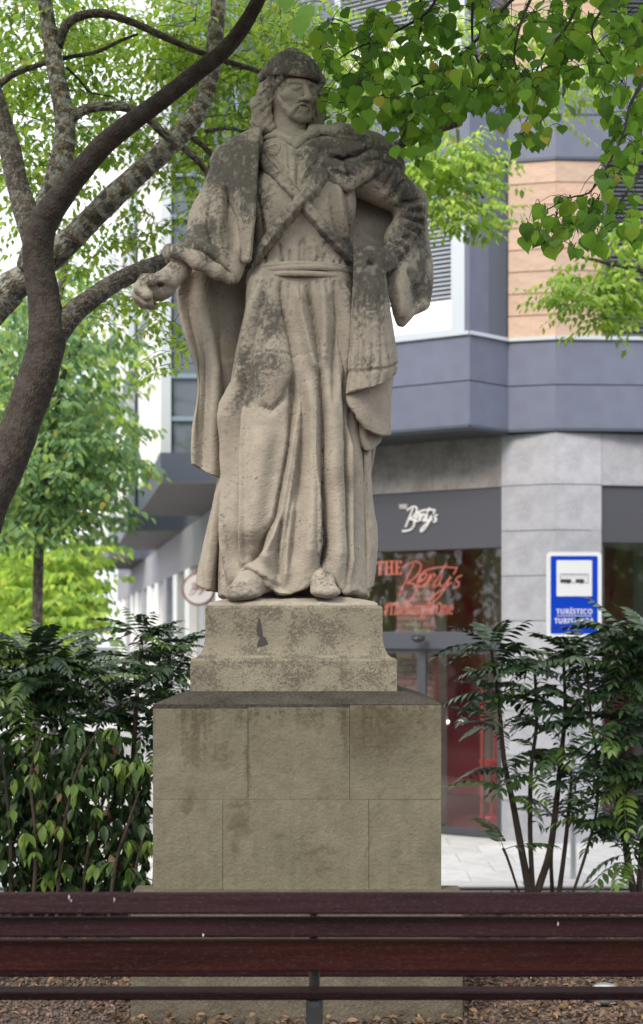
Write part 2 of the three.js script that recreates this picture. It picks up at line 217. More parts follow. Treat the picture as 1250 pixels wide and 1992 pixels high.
{ // inside: dark red room with a brick pier, a counter and stools
  const n = [0.538, -0.843], inn = (P, m) => [P[0] + n[0] * m, P[1] + n[1] * m];
  const red = mat({ rgb: [0.26, 0.016, 0.035], roughness: 0.6 });
  part(shopFront, 'interior_wall', slab(inn(S0, 4.2), inn(S1, 4.2), STREET, LINT, 0.1), red);
  part(shopFront, 'interior_wall', slab(inn(S0, 0.3), inn(S0, 4.2), STREET, LINT, 0.1), lino); part(shopFront, 'interior_wall', slab(inn(S1, 4.2), inn(S1, 0.3), STREET, LINT, 0.1), red);
  const flat = (y, m) => { const s = new THREE.Shape(); [inn(S0, 0.2), inn(S1, 0.2), inn(S1, 4.2), inn(S0, 4.2)].forEach((p, i) => i ? s.lineTo(p[0], -p[1]) : s.moveTo(p[0], -p[1])); return metreUV(new THREE.ExtrudeGeometry(s, { depth: 0.03, bevelEnabled: false }).rotateX(-Math.PI / 2).translate(0, y, 0)); };
  part(shopFront, 'interior_floor', flat(STREET - 0.03 + 0.012), mat({ rgb: [0.16, 0.05, 0.055], roughness: 0.35 })); part(shopFront, 'interior_ceiling', flat(LINT - 0.04), plaster);
  { const n2 = 120, g = new THREE.PlaneGeometry(1, 1, n2, 1), p = g.attributes.position; for (let i = 0; i < p.count; i++) { const u = p.getX(i) + 0.5, c = inn(mixP(S0, S1, 0.45 + 0.55 * u), 3.3 + 0.06 * Math.sin(u * 62) + 0.03 * Math.sin(u * 139)); p.setXYZ(i, c[0], p.getY(i) > 0 ? LINT - 0.1 : STREET + 0.02, c[1]); } g.computeVertexNormals(); part(shopFront, 'curtain', g, mat({ rgb: [0.24, 0.012, 0.03], roughness: 0.7, side: THREE.DoubleSide })); }
  const pier = part(shopFront, 'brick_pier', slab(inn(along(S0, S1, 1.36), 0.62), inn(along(S0, S1, 1.92), 0.62), STREET, SIGNB, 0.3, -0.02), mat({ rgb: [0.3, 0.28, 0.26], roughness: 0.95 }));
  const bricks = [0, 1, 2, 3].map(() => mat({ rgb: [rr(0.2, 0.34), rr(0.11, 0.17), rr(0.1, 0.14)], roughness: 0.9 }));
  for (let k = 0, y = STREET + 0.02; y < SIGNB - 0.07; y += 0.082, k++) for (let i = -1; i < 3; i++) { const a = Math.max(1.36, 1.36 + i * 0.25 + (k % 2) * 0.125), b = Math.min(1.92, 1.36 + (i + 1) * 0.25 + (k % 2) * 0.125 - 0.012); if (b - a > 0.04) part(pier, 'brick', slab(inn(along(S0, S1, a), 0.62), inn(along(S0, S1, b), 0.62), y, y + 0.07, 0.08, 0.006), bricks[Math.floor(rnd() * 4)]); }
  part(shopFront, 'bar_counter', slab(inn(along(S0, S1, 1.8), 2.6), inn(along(S0, S1, 3.1), 2.6), STREET + 0.015, STREET + 1.05, 0.5), mat({ rgb: [0.30, 0.03, 0.04], roughness: 0.4 }));
  for (const m of [2.1, 2.45, 2.8]) { const c = inn(along(S0, S1, m), 1.9); part(shopFront, 'bar_stool', merge([new THREE.CylinderGeometry(0.17, 0.17, 0.06, 20).translate(c[0], STREET + 0.75, c[1]), new THREE.CylinderGeometry(0.02, 0.02, 0.72, 10).translate(c[0], STREET + 0.37, c[1]), new THREE.CylinderGeometry(0.18, 0.2, 0.02, 20).translate(c[0], STREET + 0.025, c[1])]), mat({ rgb: [0.35, 0.03, 0.035], roughness: 0.35 })); }
  for (const m of [1.96, 2.62]) part(shopFront, 'door_post', slab(inn(along(S0, S1, m), 0.5), inn(along(S0, S1, m + 0.035), 0.5), STREET + 0.015, TRAN0, 0.04), mat({ rgb: [0.28, 0.04, 0.028], roughness: 0.4 }));
}
for (const [px, k] of [[869, 0], [897, 1]]) { // round lamps burning inside
  const c = onShop(px, 1404, 1.5), l = thing('globe_lamp', k ? 'white globe lamp in the red doorway, close to the red door post' : 'white globe lamp in the red doorway, farther from the red door post', 'lamp', [c.x, c.y, c.z], 'globe lamps inside the doorway'), glow = new THREE.MeshStandardMaterial({ color: 0xffffff, roughness: 0.4 }); glow.emissive.setRGB(0.36, 0.35, 0.34);
  part(l, 'globe', new THREE.SphereGeometry(0.03, 20, 14), glow); part(l, 'cord', new THREE.CylinderGeometry(0.004, 0.004, LINT - 0.05 - c.y, 6).translate(0, (LINT - 0.05 - c.y) / 2 + 0.04, 0), darkMetal);
  const p = new THREE.PointLight(0xffd8c8, 0.45); p.position.copy(c); p.castShadow = true; p.shadow.radius = 2; scene.add(p);
}
{ // sensor over the door and a handle plate
  const c = along(S0, S1, 2.02); part(shopFront, 'door_sensor', merge([new THREE.SphereGeometry(0.055, 16, 12).scale(1.5, 0.8, 0.8).translate(c[0] - 0.01, hy(1243, 17.7), c[1] + 0.09), new THREE.BoxGeometry(0.16, 0.05, 0.08).translate(c[0] - 0.01, hy(1240, 17.7), c[1] + 0.06)]), mat({ rgb: [0.02, 0.02, 0.022], roughness: 0.25 }));
}
// lettering: script strokes read from the sign, in a box 140..800 by 680..1050
const SCRIPT = [
  [[248, 985], [275, 920], [330, 800], [378, 700]], [[275, 738], [330, 700], [400, 682], [438, 705], [430, 760], [385, 820], [318, 868], [360, 868], [396, 900], [390, 960], [345, 1015], [270, 1040], [190, 1046]],
  [[415, 855], [455, 840], [490, 800], [480, 780], [445, 795], [415, 850], [413, 885], [435, 900], [475, 880], [500, 845]],
  [[500, 845], [524, 786], [508, 850], [492, 896]], [[508, 850], [536, 805], [560, 790], [562, 815]],
  [[660, 695], [612, 780], [567, 855], [547, 888], [572, 894], [600, 870]], [[450, 770], [520, 745], [620, 729], [742, 734]],
  [[626, 800], [604, 858], [612, 893], [642, 883], [690, 818]], [[697, 808], [660, 890], [600, 980], [540, 1040], [510, 1050], [508, 1026], [560, 970], [640, 910], [705, 862]],
  [[756, 722], [742, 755], [722, 792]], [[796, 800], [760, 815], [742, 842], [768, 866], [762, 898], [722, 908]]];
function scriptGeo(fx, fy, inset, r) { return SCRIPT.map(st => new THREE.TubeGeometry(new THREE.CatmullRomCurve3(st.map(([X, Y]) => onShop(fx(X), fy(Y), inset))), st.length * 7, r, 7)); }
const font = await new FontLoader().loadAsync('fonts/droid/droid_serif_bold.typeface.json'), sans = await new FontLoader().loadAsync('fonts/droid/droid_sans_bold.typeface.json'), serif = await new FontLoader().loadAsync('fonts/droid/droid_serif_regular.typeface.json');
function textOnShop(str, f, px, py, wpx, hpx, inset, depth, slant = 0) {
  const g = new TextGeometry(str, { font: f, size: 1, depth: 0.01, curveSegments: 4 }); g.computeBoundingBox(); const b = g.boundingBox, p = g.attributes.position, o = onShop(px, py + hpx, inset), e = onShop(px + wpx, py + hpx, inset), t = onShop(px, py, inset), h = t.y - o.y;
  for (let i = 0; i < p.count; i++) { const v = (p.getY(i) - b.min.y) / (b.max.y - b.min.y), u = (p.getX(i) - b.min.x) / (b.max.x - b.min.x) + slant * v, w = p.getZ(i) > 0.005 ? depth : 0; p.setXYZ(i, o.x + (e.x - o.x) * u - 0.538 * w, o.y + h * v, o.z + (e.z - o.z) * u + 0.843 * w); }
  g.computeVertexNormals(); return g;
}
const whiteLetter = mat({ rgb: [0.66, 0.66, 0.67], roughness: 0.4 });
const fasciaSign = thing('fascia_sign', 'raised white script lettering reading The Berty\'s on dark shop board', 'sign');
{ const fx = X => 720 + lerp(278, 588, (X - 190) / 610) / 4.464, fy = Y => 940 + lerp(205, 420, (Y - 682) / 368) / 4.464; for (const g of scriptGeo(fx, fy, 0.015, 0.0135)) part(fasciaSign, 'letter_stroke', g, whiteLetter); part(fasciaSign, 'lettering', textOnShop('THE', font, 777, 982, 16, 8, 0.03, 0.02), whiteLetter); }
const neonGlow = new THREE.MeshStandardMaterial({ color: 0x401010, roughness: 0.4 }); neonGlow.emissive.setRGB(0.30, 0.075, 0.058);
const neon = thing('neon_sign', 'red neon sign reading The Berty\'s with hashtag line behind shop glass', 'sign');
{ const fx = X => 720 + X / 4.464, fy = Y => 940 + Y / 4.464; for (const g of scriptGeo(fx, fy, 0.24, 0.0085)) part(neon, 'neon_tube', g, neonGlow); part(neon, 'neon_lettering', textOnShop('THE', font, 732, 1092, 50, 27, 0.24, 0.015), neonGlow); part(neon, 'neon_lettering', textOnShop('#TheBurgerOne', serif, 746, 1172, 134, 32, 0.24, 0.015, 0.02), neonGlow);
  const l = new THREE.PointLight(0xff5040, 0.08); const c = onShop(815, 1130, 0.2); l.position.copy(c); l.castShadow = true; l.shadow.radius = 4; scene.add(l); }
{ // window right of the pillar
  const wd = part(corner, 'shop_window', merge([slab(S3, along(S3, S4, 0.07), STREET, LINT, 0.1, -0.1), slab(along(S3, S4, 2.2), along(S3, S4, 2.3), STREET, LINT, 0.1, -0.1), slab(along(S3, S4, 0.07), along(S3, S4, 2.2), STREET, STREET + 0.22, 0.1, -0.1)]), darkMetal);
  part(wd, 'sign_board', slab(along(S3, S4, 0.0), along(S3, S4, 5), hy(1056), LINT, 0.1, -0.04), mat({ rgb: [0.045, 0.047, 0.058], roughness: 0.55 }));
  part(wd, 'pane', slab(along(S3, S4, 0.07), along(S3, S4, 2.2), STREET + 0.22, hy(1056), 0.006, -0.13), windowGlass);
  const back = (P, m) => [P[0] - 0.19 * m, P[1] - 0.98 * m], R0 = along(S3, S4, 0.02), R1 = along(S3, S4, 5.4), lid = (y) => { const q = new THREE.Shape(); [back(R0, 0.16), back(R1, 0.16), back(R1, 4.4), back(R0, 4.4)].forEach((p, k) => k ? q.lineTo(p[0], -p[1]) : q.moveTo(p[0], -p[1])); return metreUV(new THREE.ExtrudeGeometry(q, { depth: 0.04, bevelEnabled: false }).rotateX(-Math.PI / 2).translate(0, y, 0)); };
  part(wd, 'interior_wall', slab(back(R0, 4.4), back(R1, 4.4), STREET, LINT, 0.1), plaster); part(wd, 'interior_wall', slab(back(R0, 0.2), back(R0, 4.4), STREET, LINT, 0.1), plaster); part(wd, 'interior_wall', slab(back(R1, 4.4), back(R1, 0.2), STREET, LINT, 0.1), plaster);
  part(wd, 'interior_ceiling', lid(hy(1056) + 0.1), plaster); part(wd, 'interior_floor', lid(STREET - 0.028), lino); part(wd, 'front_wall', slab(along(S3, S4, 2.3), S4, STREET, hy(1056), 0.1, -0.1), bluePanel[1]);
  part(corner, 'core', box(9.6, 10, 6.4, 5.0, BAND0 + 5.05, -21.2), plaster);
}
// ================================================================ the long street wing with its glazed bays
const wing = thing('street_wing', 'long street wing with dark glazed bays above white stone piers', 'building');
const xo = d => -2.52 - 0.187 * (d - 22.3), xw = d => -0.5 - 0.194 * (d - 18.7);
part(wing, 'ground_wall', slab([xw(62) + 0.5, -62], [xw(18.9) + 0.5, -18.9], STREET, BAND0, 0.3), mat({ rgb: [0.24, 0.235, 0.23], roughness: 0.8 }));
part(wing, 'upper_wall', slab([xw(62), -62], [xw(19), -19], BAND0, 13, 0.3), mat({ rgb: [0.07, 0.078, 0.1], roughness: 0.5 }));
part(wing, 'lintel_band', slab([xw(62), -62], [xw(19), -19], 3.05, BAND0 - 0.03, 0.4, 0.02), mat({ map: graniteTex, rgb: [0.8, 0.78, 0.76], roughness: 0.8 }));
for (let d = 19.2, i = 0; d < 60; d += 2.9, i++) {
  part(wing, 'stone_pier', slab([xw(d + 1.0), -d - 1.0], [xw(d), -d], STREET, 3.05, 0.4, 0.02), i % 3 ? whitePanel : granite[2]);
  const win = part(wing, 'shop_window', slab([xw(d + 2.9) + 0.25, -d - 2.9], [xw(d + 1.0) + 0.25, -d - 1.0], STREET + 0.3, 2.9, 0.03), windowGlass);
  for (const q of [1.9, 2.85]) part(win, 'mullion', slab([xw(d + q) + 0.15, -d - q], [xw(d + q - 0.07) + 0.15, -d - q + 0.07], STREET + 0.02, 2.95, 0.08), paleMetal);
}
const bayGlass = mat({ rgb: [0.10, 0.125, 0.15], roughness: 0.06, metalness: 0.1 });
[[22.3, 28.4], [32.5, 39.7], [44.2, 51.7]].forEach(([a, b]) => {
  for (let k = 0; k < 3; k++) {
    const y0 = 4.01 + k * 3.17, y1 = y0 + 3.17, A = [xo(a), -a], W = [xw(a) + 0.1, -a], Bk = [xo(b), -b];
    const bay = part(wing, 'glazed_bay', merge([slab(A, W, y0, y0 + 0.45, 0.1), slab(Bk, A, y0, y0 + 0.45, 0.1, -0.003), slab(Bk, [xw(b), -b], y0, y1, 0.1, -0.1)]), mat({ rgb: [0.05, 0.065, 0.10], roughness: 0.5 }));
    part(bay, 'soffit', (() => { const s = new THREE.Shape(); [A, W, [xw(b), -b], Bk].forEach((p, i) => i ? s.lineTo(p[0], -p[1]) : s.moveTo(p[0], -p[1])); return metreUV(new THREE.ExtrudeGeometry(s, { depth: 0.03, bevelEnabled: false }).rotateX(-Math.PI / 2).translate(0, y0 - 0.031, 0)); })(), mat({ rgb: [0.085, 0.078, 0.08], roughness: 0.7 }));
    part(bay, 'pane', slab(along(A, W, 0.18), W, y0 + 0.45, y1 - 0.02, 0.04, -0.1), bayGlass);
    part(bay, 'corner_post', slab(A, along(A, W, 0.16), y0 + 0.45, y1, 0.12, 0.004), paleMetal);
    for (const y of [y0 + 0.95, y0 + 1.62]) part(bay, 'transom', slab(along(A, W, 0.16), W, y, y + 0.07, 0.08, -0.02), mat({ rgb: [0.17, 0.24, 0.31], roughness: 0.4 }));
    for (const m of [0.62, 1.15]) part(bay, 'mullion', slab(along(A, W, m), along(A, W, m + 0.07), y0 + 0.45, y1, 0.08, -0.023), mat({ rgb: [0.17, 0.24, 0.31], roughness: 0.4 }));
    const L = Math.hypot(Bk[0] - A[0], Bk[1] - A[1]); let s = 0.0, i = 0;
    while (s < L - 0.5) { const w = i % 2 ? 1.0 : 0.75; part(bay, i % 2 ? 'pane' : 'white_panel', slab(along(A, Bk, Math.min(L, s + w - 0.02)), along(A, Bk, s), y0 + 0.46, y1 - 0.01, 0.08, i % 2 ? -0.06 : 0.01), i % 2 ? bayGlass : whitePanel); s += w; i++; }
  }
});
{ // round hanging sign on its bracket
  const c = at(386, 1146, 24), r = 0.275, hs = thing('hanging_sign', 'round white hanging sign with red rim on the street wing', 'sign', [c.x, c.y, c.z]);
  part(hs, 'disc', new THREE.CylinderGeometry(r * 0.9, r * 0.9, 0.07, 40).rotateX(Math.PI / 2), mat({ rgb: [0.62, 0.60, 0.60], roughness: 0.4 }));
  part(hs, 'rim', new THREE.TorusGeometry(r * 0.93, 0.028, 10, 48), mat({ rgb: [0.16, 0.02, 0.025], roughness: 0.4 }));
  part(hs, 'bracket', box(0.75, 0.04, 0.04, r * 0.95 + 0.34, 0, 0), darkMetal);
  for (const st of SCRIPT) part(hs, 'letter_stroke', new THREE.TubeGeometry(new THREE.CatmullRomCurve3(st.map(([X, Y]) => V((X - 495) / 660 * 0.36, -(Y - 866) / 660 * 0.36, 0.038))), 20, 0.006, 5), mat({ rgb: [0.22, 0.04, 0.05], roughness: 0.5 }));
}
// ================================================================ tourist-bus stop sign at the kerb
{
  const d = 14.25, c = at(1116.5, 1157, d), W = 107 * d / F, H = 167 * d / F, s = thing('bus_stop_sign', 'blue and white tourist bus stop sign on a thin post at the kerb', 'sign', [c.x, STREET, c.z]), cy = c.y - STREET;
  const rounded = (w, h, r, t) => { const q = new THREE.Shape(), x = -w / 2, y = -h / 2; q.moveTo(x + r, y); q.lineTo(x + w - r, y); q.absarc(x + w - r, y + r, r, -Math.PI / 2, 0); q.lineTo(x + w, y + h - r); q.absarc(x + w - r, y + h - r, r, 0, Math.PI / 2); q.lineTo(x + r, y + h); q.absarc(x + r, y + h - r, r, Math.PI / 2, Math.PI); q.lineTo(x, y + r); q.absarc(x + r, y + r, r, Math.PI, Math.PI * 1.5); return new THREE.ExtrudeGeometry(q, { depth: t, bevelEnabled: false, curveSegments: 8 }); };
  const white = mat({ rgb: [0.8, 0.81, 0.82], roughness: 0.35 }), blue = mat({ rgb: [0.0, 0.048, 0.50], roughness: 0.5, specularIntensity: 0.3 });
  part(s, 'plate', rounded(W, H, 0.045, 0.02).translate(0, cy, -0.02), white);
  part(s, 'blue_field', rounded(W * 0.855, H * 0.905, 0.015, 0.004).translate(0, cy, 0), blue);
  part(s, 'picture_field', rounded(W * 0.645, 70 * d / F, 0.012, 0.004).translate(0, cy + (1157 - 1125) * d / F, 0.004), white);
  const k = d / F, ink = mat({ rgb: [0.03, 0.035, 0.04], roughness: 0.5 }), by = cy + (1157 - 1124.5) * k, gs = [];
  const bar = (x0, x1, y0, y1) => gs.push(new THREE.BoxGeometry((x1 - x0) * k, (y1 - y0) * k, 0.003).translate((x0 + x1) / 2 * k, by + (y0 + y1) / 2 * k, 0.0098));
  bar(-27, 27, 7.2, 8.2); bar(-27, -26.2, -9, 7.2); bar(26.2, 27, -9, 7.2); bar(-27, 27, -9.4, -8.6); for (let i = 1; i < 9; i++) bar(-27 + i * 6, -26.5 + i * 6, 0.5, 7.2); bar(-26, -6, -8.4, -2.2); bar(2.5, 19, -8.4, -2.2); for (const x of [-11.5, 14]) gs.push(new THREE.CylinderGeometry(2.6 * k, 2.6 * k, 0.003, 16).rotateX(Math.PI / 2).translate(x * k, by - 8.6 * k, 0.0102));
  part(s, 'bus_pictogram', merge(gs), ink);
  const txt = (str, py, h, w) => { const g = new TextGeometry(str, { font: sans, size: 1, depth: 0.01, curveSegments: 4 }); g.computeBoundingBox(); const b = g.boundingBox; g.translate(-(b.min.x + b.max.x) / 2, -b.min.y, 0); g.scale(w * k / (b.max.x - b.min.x), h * k / (b.max.y - b.min.y), 0.3); g.translate(0, cy + (1157 - py) * k, 0.004); return g; };
  part(s, 'lettering', txt('TURÍSTICO', 1194.5, 13, 70), white); part(s, 'lettering', txt('TURISTIKOA', 1213, 10.5, 77), white); part(s, 'line', new THREE.BoxGeometry(68 * k, 1.2 * k, 0.002).translate(0, cy + (1157 - 1198) * k, 0.0052), white);
  part(s, 'post', new THREE.CylinderGeometry(0.03, 0.03, cy + H * 0.45, 14).translate(0, (cy + H * 0.45) / 2, -0.052), mat({ rgb: [0.4, 0.41, 0.42], roughness: 0.4, metalness: 0.6 }));
}
// ================================================================ the statue
const K = 6.55 / F;                                           // metres per photo pixel at the statue's middle
const S = (u, v, w = 0) => at(u, v, 6.55 - w * K);
const smin = (a, b, k) => { const h = Math.max(k - Math.abs(a - b), 0) / k; return Math.min(a, b) - h * h * k * 0.25; };
const smax = (a, b, k) => -smin(-a, -b, k);
const cone = (A, ra, B, rb) => { // a capsule whose radius changes along it
  const a = S(...A), b = S(...B), dx = b.x - a.x, dy = b.y - a.y, dz = b.z - a.z, l2 = dx * dx + dy * dy + dz * dz, r0 = ra * K, r1 = rb * K;
  return (x, y, z) => { const px = x - a.x, py = y - a.y, pz = z - a.z, t = clamp((px * dx + py * dy + pz * dz) / l2); return Math.hypot(px - dx * t, py - dy * t, pz - dz * t) - r0 - (r1 - r0) * t; };
};
const chain = (pts) => pts.slice(1).map((p, i) => cone(pts[i].slice(0, 3), pts[i][3], p.slice(0, 3), p[3]));
const ell = (C, rx, ry, rz) => { const c = S(...C), a = rx * K, b = ry * K, e = rz * K, m = Math.min(a, b, e); return (x, y, z) => (Math.hypot((x - c.x) / a, (y - c.y) / b, (z - c.z) / e) - 1) * m; };
const join = (fs, k) => { k *= K; return (x, y, z) => { let d = fs[0](x, y, z); for (let i = 1; i < fs.length; i++) d = smin(d, fs[i](x, y, z), k); return d; }; };

// surface nets: the zero surface of f inside the box lo..hi
function surface(f, lo, hi, h) {
  const nx = Math.ceil((hi[0] - lo[0]) / h / 4) * 4 + 1, ny = Math.ceil((hi[1] - lo[1]) / h / 4) * 4 + 1, nz = Math.ceil((hi[2] - lo[2]) / h / 4) * 4 + 1;
  const g = new Float32Array(nx * ny * nz).fill(1), sx = 1, sy = nx, sz = nx * ny, reach = h * 4 * 1.9;
  for (let K0 = 0; K0 < nz; K0 += 4) for (let J0 = 0; J0 < ny; J0 += 4) for (let I0 = 0; I0 < nx; I0 += 4) {
    const c = f(lo[0] + (I0 + 1.5) * h, lo[1] + (J0 + 1.5) * h, lo[2] + (K0 + 1.5) * h), far = Math.abs(c) > reach;
    for (let k = K0; k < Math.min(nz, K0 + 4); k++) for (let j = J0; j < Math.min(ny, J0 + 4); j++) for (let i = I0; i < Math.min(nx, I0 + 4); i++) g[i + j * sy + k * sz] = far ? c : f(lo[0] + i * h, lo[1] + j * h, lo[2] + k * h);
  }
  const id = new Int32Array(nx * ny * nz).fill(-1), pos = [], idx = [];
  const off = [0, sx, sy, sx + sy, sz, sx + sz, sy + sz, sx + sy + sz], E = [[0, 1], [2, 3], [4, 5], [6, 7], [0, 2], [1, 3], [4, 6], [5, 7], [0, 4], [1, 5], [2, 6], [3, 7]];
  for (let k = 0; k < nz - 1; k++) for (let j = 0; j < ny - 1; j++) for (let i = 0; i < nx - 1; i++) {
    const o = i + j * sy + k * sz; let m = 0; for (let q = 0; q < 8; q++) if (g[o + off[q]] < 0) m |= 1 << q;
    if (m === 0 || m === 255) continue;
    let x = 0, y = 0, z = 0, n = 0;
    for (const [a, b] of E) { if (((m >> a) & 1) === ((m >> b) & 1)) continue; const ga = g[o + off[a]], gb = g[o + off[b]], t = ga / (ga - gb); x += (a & 1) + t * ((b & 1) - (a & 1)); y += ((a >> 1) & 1) + t * (((b >> 1) & 1) - ((a >> 1) & 1)); z += (a >> 2) + t * ((b >> 2) - (a >> 2)); n++; }
    id[o] = pos.length / 3; pos.push(lo[0] + (i + x / n) * h, lo[1] + (j + y / n) * h, lo[2] + (k + z / n) * h);
  }
  const quad = (a, b, c, d, flip) => { if (a < 0 || b < 0 || c < 0 || d < 0) return; flip ? idx.push(a, c, b, a, d, c) : idx.push(a, b, c, a, c, d); };
  for (let k = 1; k < nz - 1; k++) for (let j = 1; j < ny - 1; j++) for (let i = 1; i < nx - 1; i++) {
    const o = i + j * sy + k * sz, a = g[o] < 0;
    if (a !== (g[o + sx] < 0)) quad(id[o - sy - sz], id[o - sz], id[o], id[o - sy], !a);
    if (a !== (g[o + sy] < 0)) quad(id[o - sx - sz], id[o - sx], id[o], id[o - sz], !a);
    if (a !== (g[o + sz] < 0)) quad(id[o - sx - sy], id[o - sy], id[o], id[o - sx], !a);
  }
  const geo = new THREE.BufferGeometry(); geo.setAttribute('position', new THREE.Float32BufferAttribute(pos, 3)); geo.setIndex(idx); geo.computeVertexNormals(); return geo;
}
const bounds = (u0, u1, v0, v1, w0, w1) => { const c = [[u0, v0, w0], [u1, v1, w0], [u0, v0, w1], [u1, v1, w1], [u0, v1, w1], [u1, v0, w1]].map(p => S(...p)); const f = (m, k) => Math[m](...c.map(p => p[k])); return [[f('min', 'x'), f('min', 'y'), f('min', 'z')], [f('max', 'x'), f('max', 'y'), f('max', 'z')]]; };

// chisel strokes: raise or cut the front of a surface along a line (widths and heights in statue units)
const stroke = (pts, width, height, kind = 'round', w = 85) => { const q = pts.map(p => { const s = S(p[0], p[1], p[2] ?? w); return [s.x, s.y]; }); const m = width * K * 4; return { q, width: width * K, height: height * K, kind, x0: Math.min(...q.map(p => p[0])) - m, x1: Math.max(...q.map(p => p[0])) + m, y0: Math.min(...q.map(p => p[1])) - m, y1: Math.max(...q.map(p => p[1])) + m }; };
function carve(geo, strokes, { front = [-0.1, 0.4], rough = 0, roughScale = 40 } = {}) {
  const p = geo.attributes.position, n = geo.attributes.normal;
  const out = new Float32Array(p.count);
  for (let i = 0; i < p.count; i++) {
    const x = p.getX(i), y = p.getY(i), z = p.getZ(i), f = sstep(front[0], front[1], n.getZ(i)); let d = 0;
    if (f > 0) for (const s of strokes) {
      if (x < s.x0 || x > s.x1 || y < s.y0 || y > s.y1) continue;
      let best = 1e9, side = 1, along = 0; const N = s.q.length - 1;
      for (let k = 0; k < N; k++) {
        const [ax, ay] = s.q[k], [bx, by] = s.q[k + 1], dx = bx - ax, dy = by - ay, t = clamp(((x - ax) * dx + (y - ay) * dy) / (dx * dx + dy * dy)), ex = x - ax - dx * t, ey = y - ay - dy * t, e = Math.hypot(ex, ey);
        if (e < best) { best = e; side = dx * ey - dy * ex > 0 ? 1 : -1; along = (k + t) / N; }
      }
      const taper = Math.min(1, Math.min(along, 1 - along) * 6 + 0.12), q = best / s.width;
      if (s.kind === 'round') d += s.height * taper * Math.exp(-q * q);
      else if (s.kind === 'crease') d += s.height * taper * Math.exp(-q * 1.6);
      else { const e = side * best / s.width; d += s.height * taper * (e > 0 ? Math.exp(-e * 1.3) : Math.exp(-e * e * 30)); }   // 'lip': a fold whose edge drops on one side
    }
    d *= f;
    if (rough) d += rough * K * (fbm(x * roughScale, y * roughScale, z * roughScale, 3) - 0.5) * 2;
    out[i] = d;
  }
  for (let i = 0; i < p.count; i++) p.setXYZ(i, p.getX(i) + n.getX(i) * out[i], p.getY(i) + n.getY(i) * out[i], p.getZ(i) + n.getZ(i) * out[i]);
  geo.computeVertexNormals(); return geo;
}
// a thick sheet of carved cloth through rows of [u, v, w] points
function cloth(rows, { t = 9, h = 0.0065, fold } = {}) {
  const R = rows.length, C = rows[0].length, pts = rows.map(r => r.map(p => S(...p)));
  const cr = (a, b, c, d, t) => 0.5 * (2 * b + (c - a) * t + (2 * a - 5 * b + 4 * c - d) * t * t + (3 * b - a - 3 * c + d) * t * t * t);
  const ext = (get, i, n) => { if (i < 0) { const a = get(0), b = get(1); return a.clone().multiplyScalar(2).sub(b); } if (i >= n) { const a = get(n - 1), b = get(n - 2); return a.clone().multiplyScalar(2).sub(b); } return get(i); };
  const line = (get, n, s) => { const f = s * (n - 1), i = Math.min(n - 2, Math.floor(f)), t = f - i, a = ext(get, i - 1, n), b = get(i), c = get(i + 1), d = ext(get, i + 2, n); return V(cr(a.x, b.x, c.x, d.x, t), cr(a.y, b.y, c.y, d.y, t), cr(a.z, b.z, c.z, d.z, t)); };
  let lu = 0, lv = 0; for (const r of pts) { let l = 0; for (let j = 1; j < C; j++) l += r[j].distanceTo(r[j - 1]); lu = Math.max(lu, l); } for (let j = 0; j < C; j++) { let l = 0; for (let i = 1; i < R; i++) l += pts[i][j].distanceTo(pts[i - 1][j]); lv = Math.max(lv, l); }
  const nu = Math.max(8, Math.ceil(lu / h)), nv = Math.max(8, Math.ceil(lv / h)), P = [];
  for (let i = 0; i <= nv; i++) { const row = []; for (let j = 0; j < C; j++) row.push(line(k => pts[k][j], R, i / nv)); for (let j = 0; j <= nu; j++) P.push(line(k => row[k], C, j / nu)); }
  const N = [], W = nu + 1, e1 = V(0, 0, 0), e2 = V(0, 0, 0);
  for (let i = 0; i <= nv; i++) for (let j = 0; j <= nu; j++) { e1.subVectors(P[i * W + Math.min(nu, j + 1)], P[i * W + Math.max(0, j - 1)]); e2.subVectors(P[Math.max(0, i - 1) * W + j], P[Math.min(nv, i + 1) * W + j]); N.push(e1.clone().cross(e2).normalize()); }
  const pos = [], idx = [], M = P.length;
  for (const s of [1, -1]) for (let i = 0; i < M; i++) {
    const uu = (i % W) / nu, vv = Math.floor(i / W) / nv, edge = Math.min(1, Math.min(uu * nu, (1 - uu) * nu, vv * nv, (1 - vv) * nv) / 2.5);
    const th = t * K * 0.5 * (0.45 + 0.55 * Math.sqrt(Math.max(0, edge))) * s + (fold ? fold(uu, vv) * K : 0); pos.push(P[i].x + N[i].x * th, P[i].y + N[i].y * th, P[i].z + N[i].z * th);
  }
  for (let i = 0; i < nv; i++) for (let j = 0; j < nu; j++) { const a = i * W + j, b = a + 1, c = a + W, d = c + 1; idx.push(a, c, b, b, c, d); idx.push(M + a, M + b, M + c, M + b, M + d, M + c); }
  const rim = (a, b) => idx.push(a, b, M + a, b, M + b, M + a);
  for (let j = 0; j < nu; j++) { rim(j, j + 1); rim(nv * W + j + 1, nv * W + j); }
  for (let i = 0; i < nv; i++) { rim((i + 1) * W, i * W); rim(i * W + nu, (i + 1) * W + nu); }
  const geo = new THREE.BufferGeometry(); geo.setAttribute('position', new THREE.Float32BufferAttribute(pos, 3)); geo.setIndex(idx); geo.computeVertexNormals(); return geo;
}
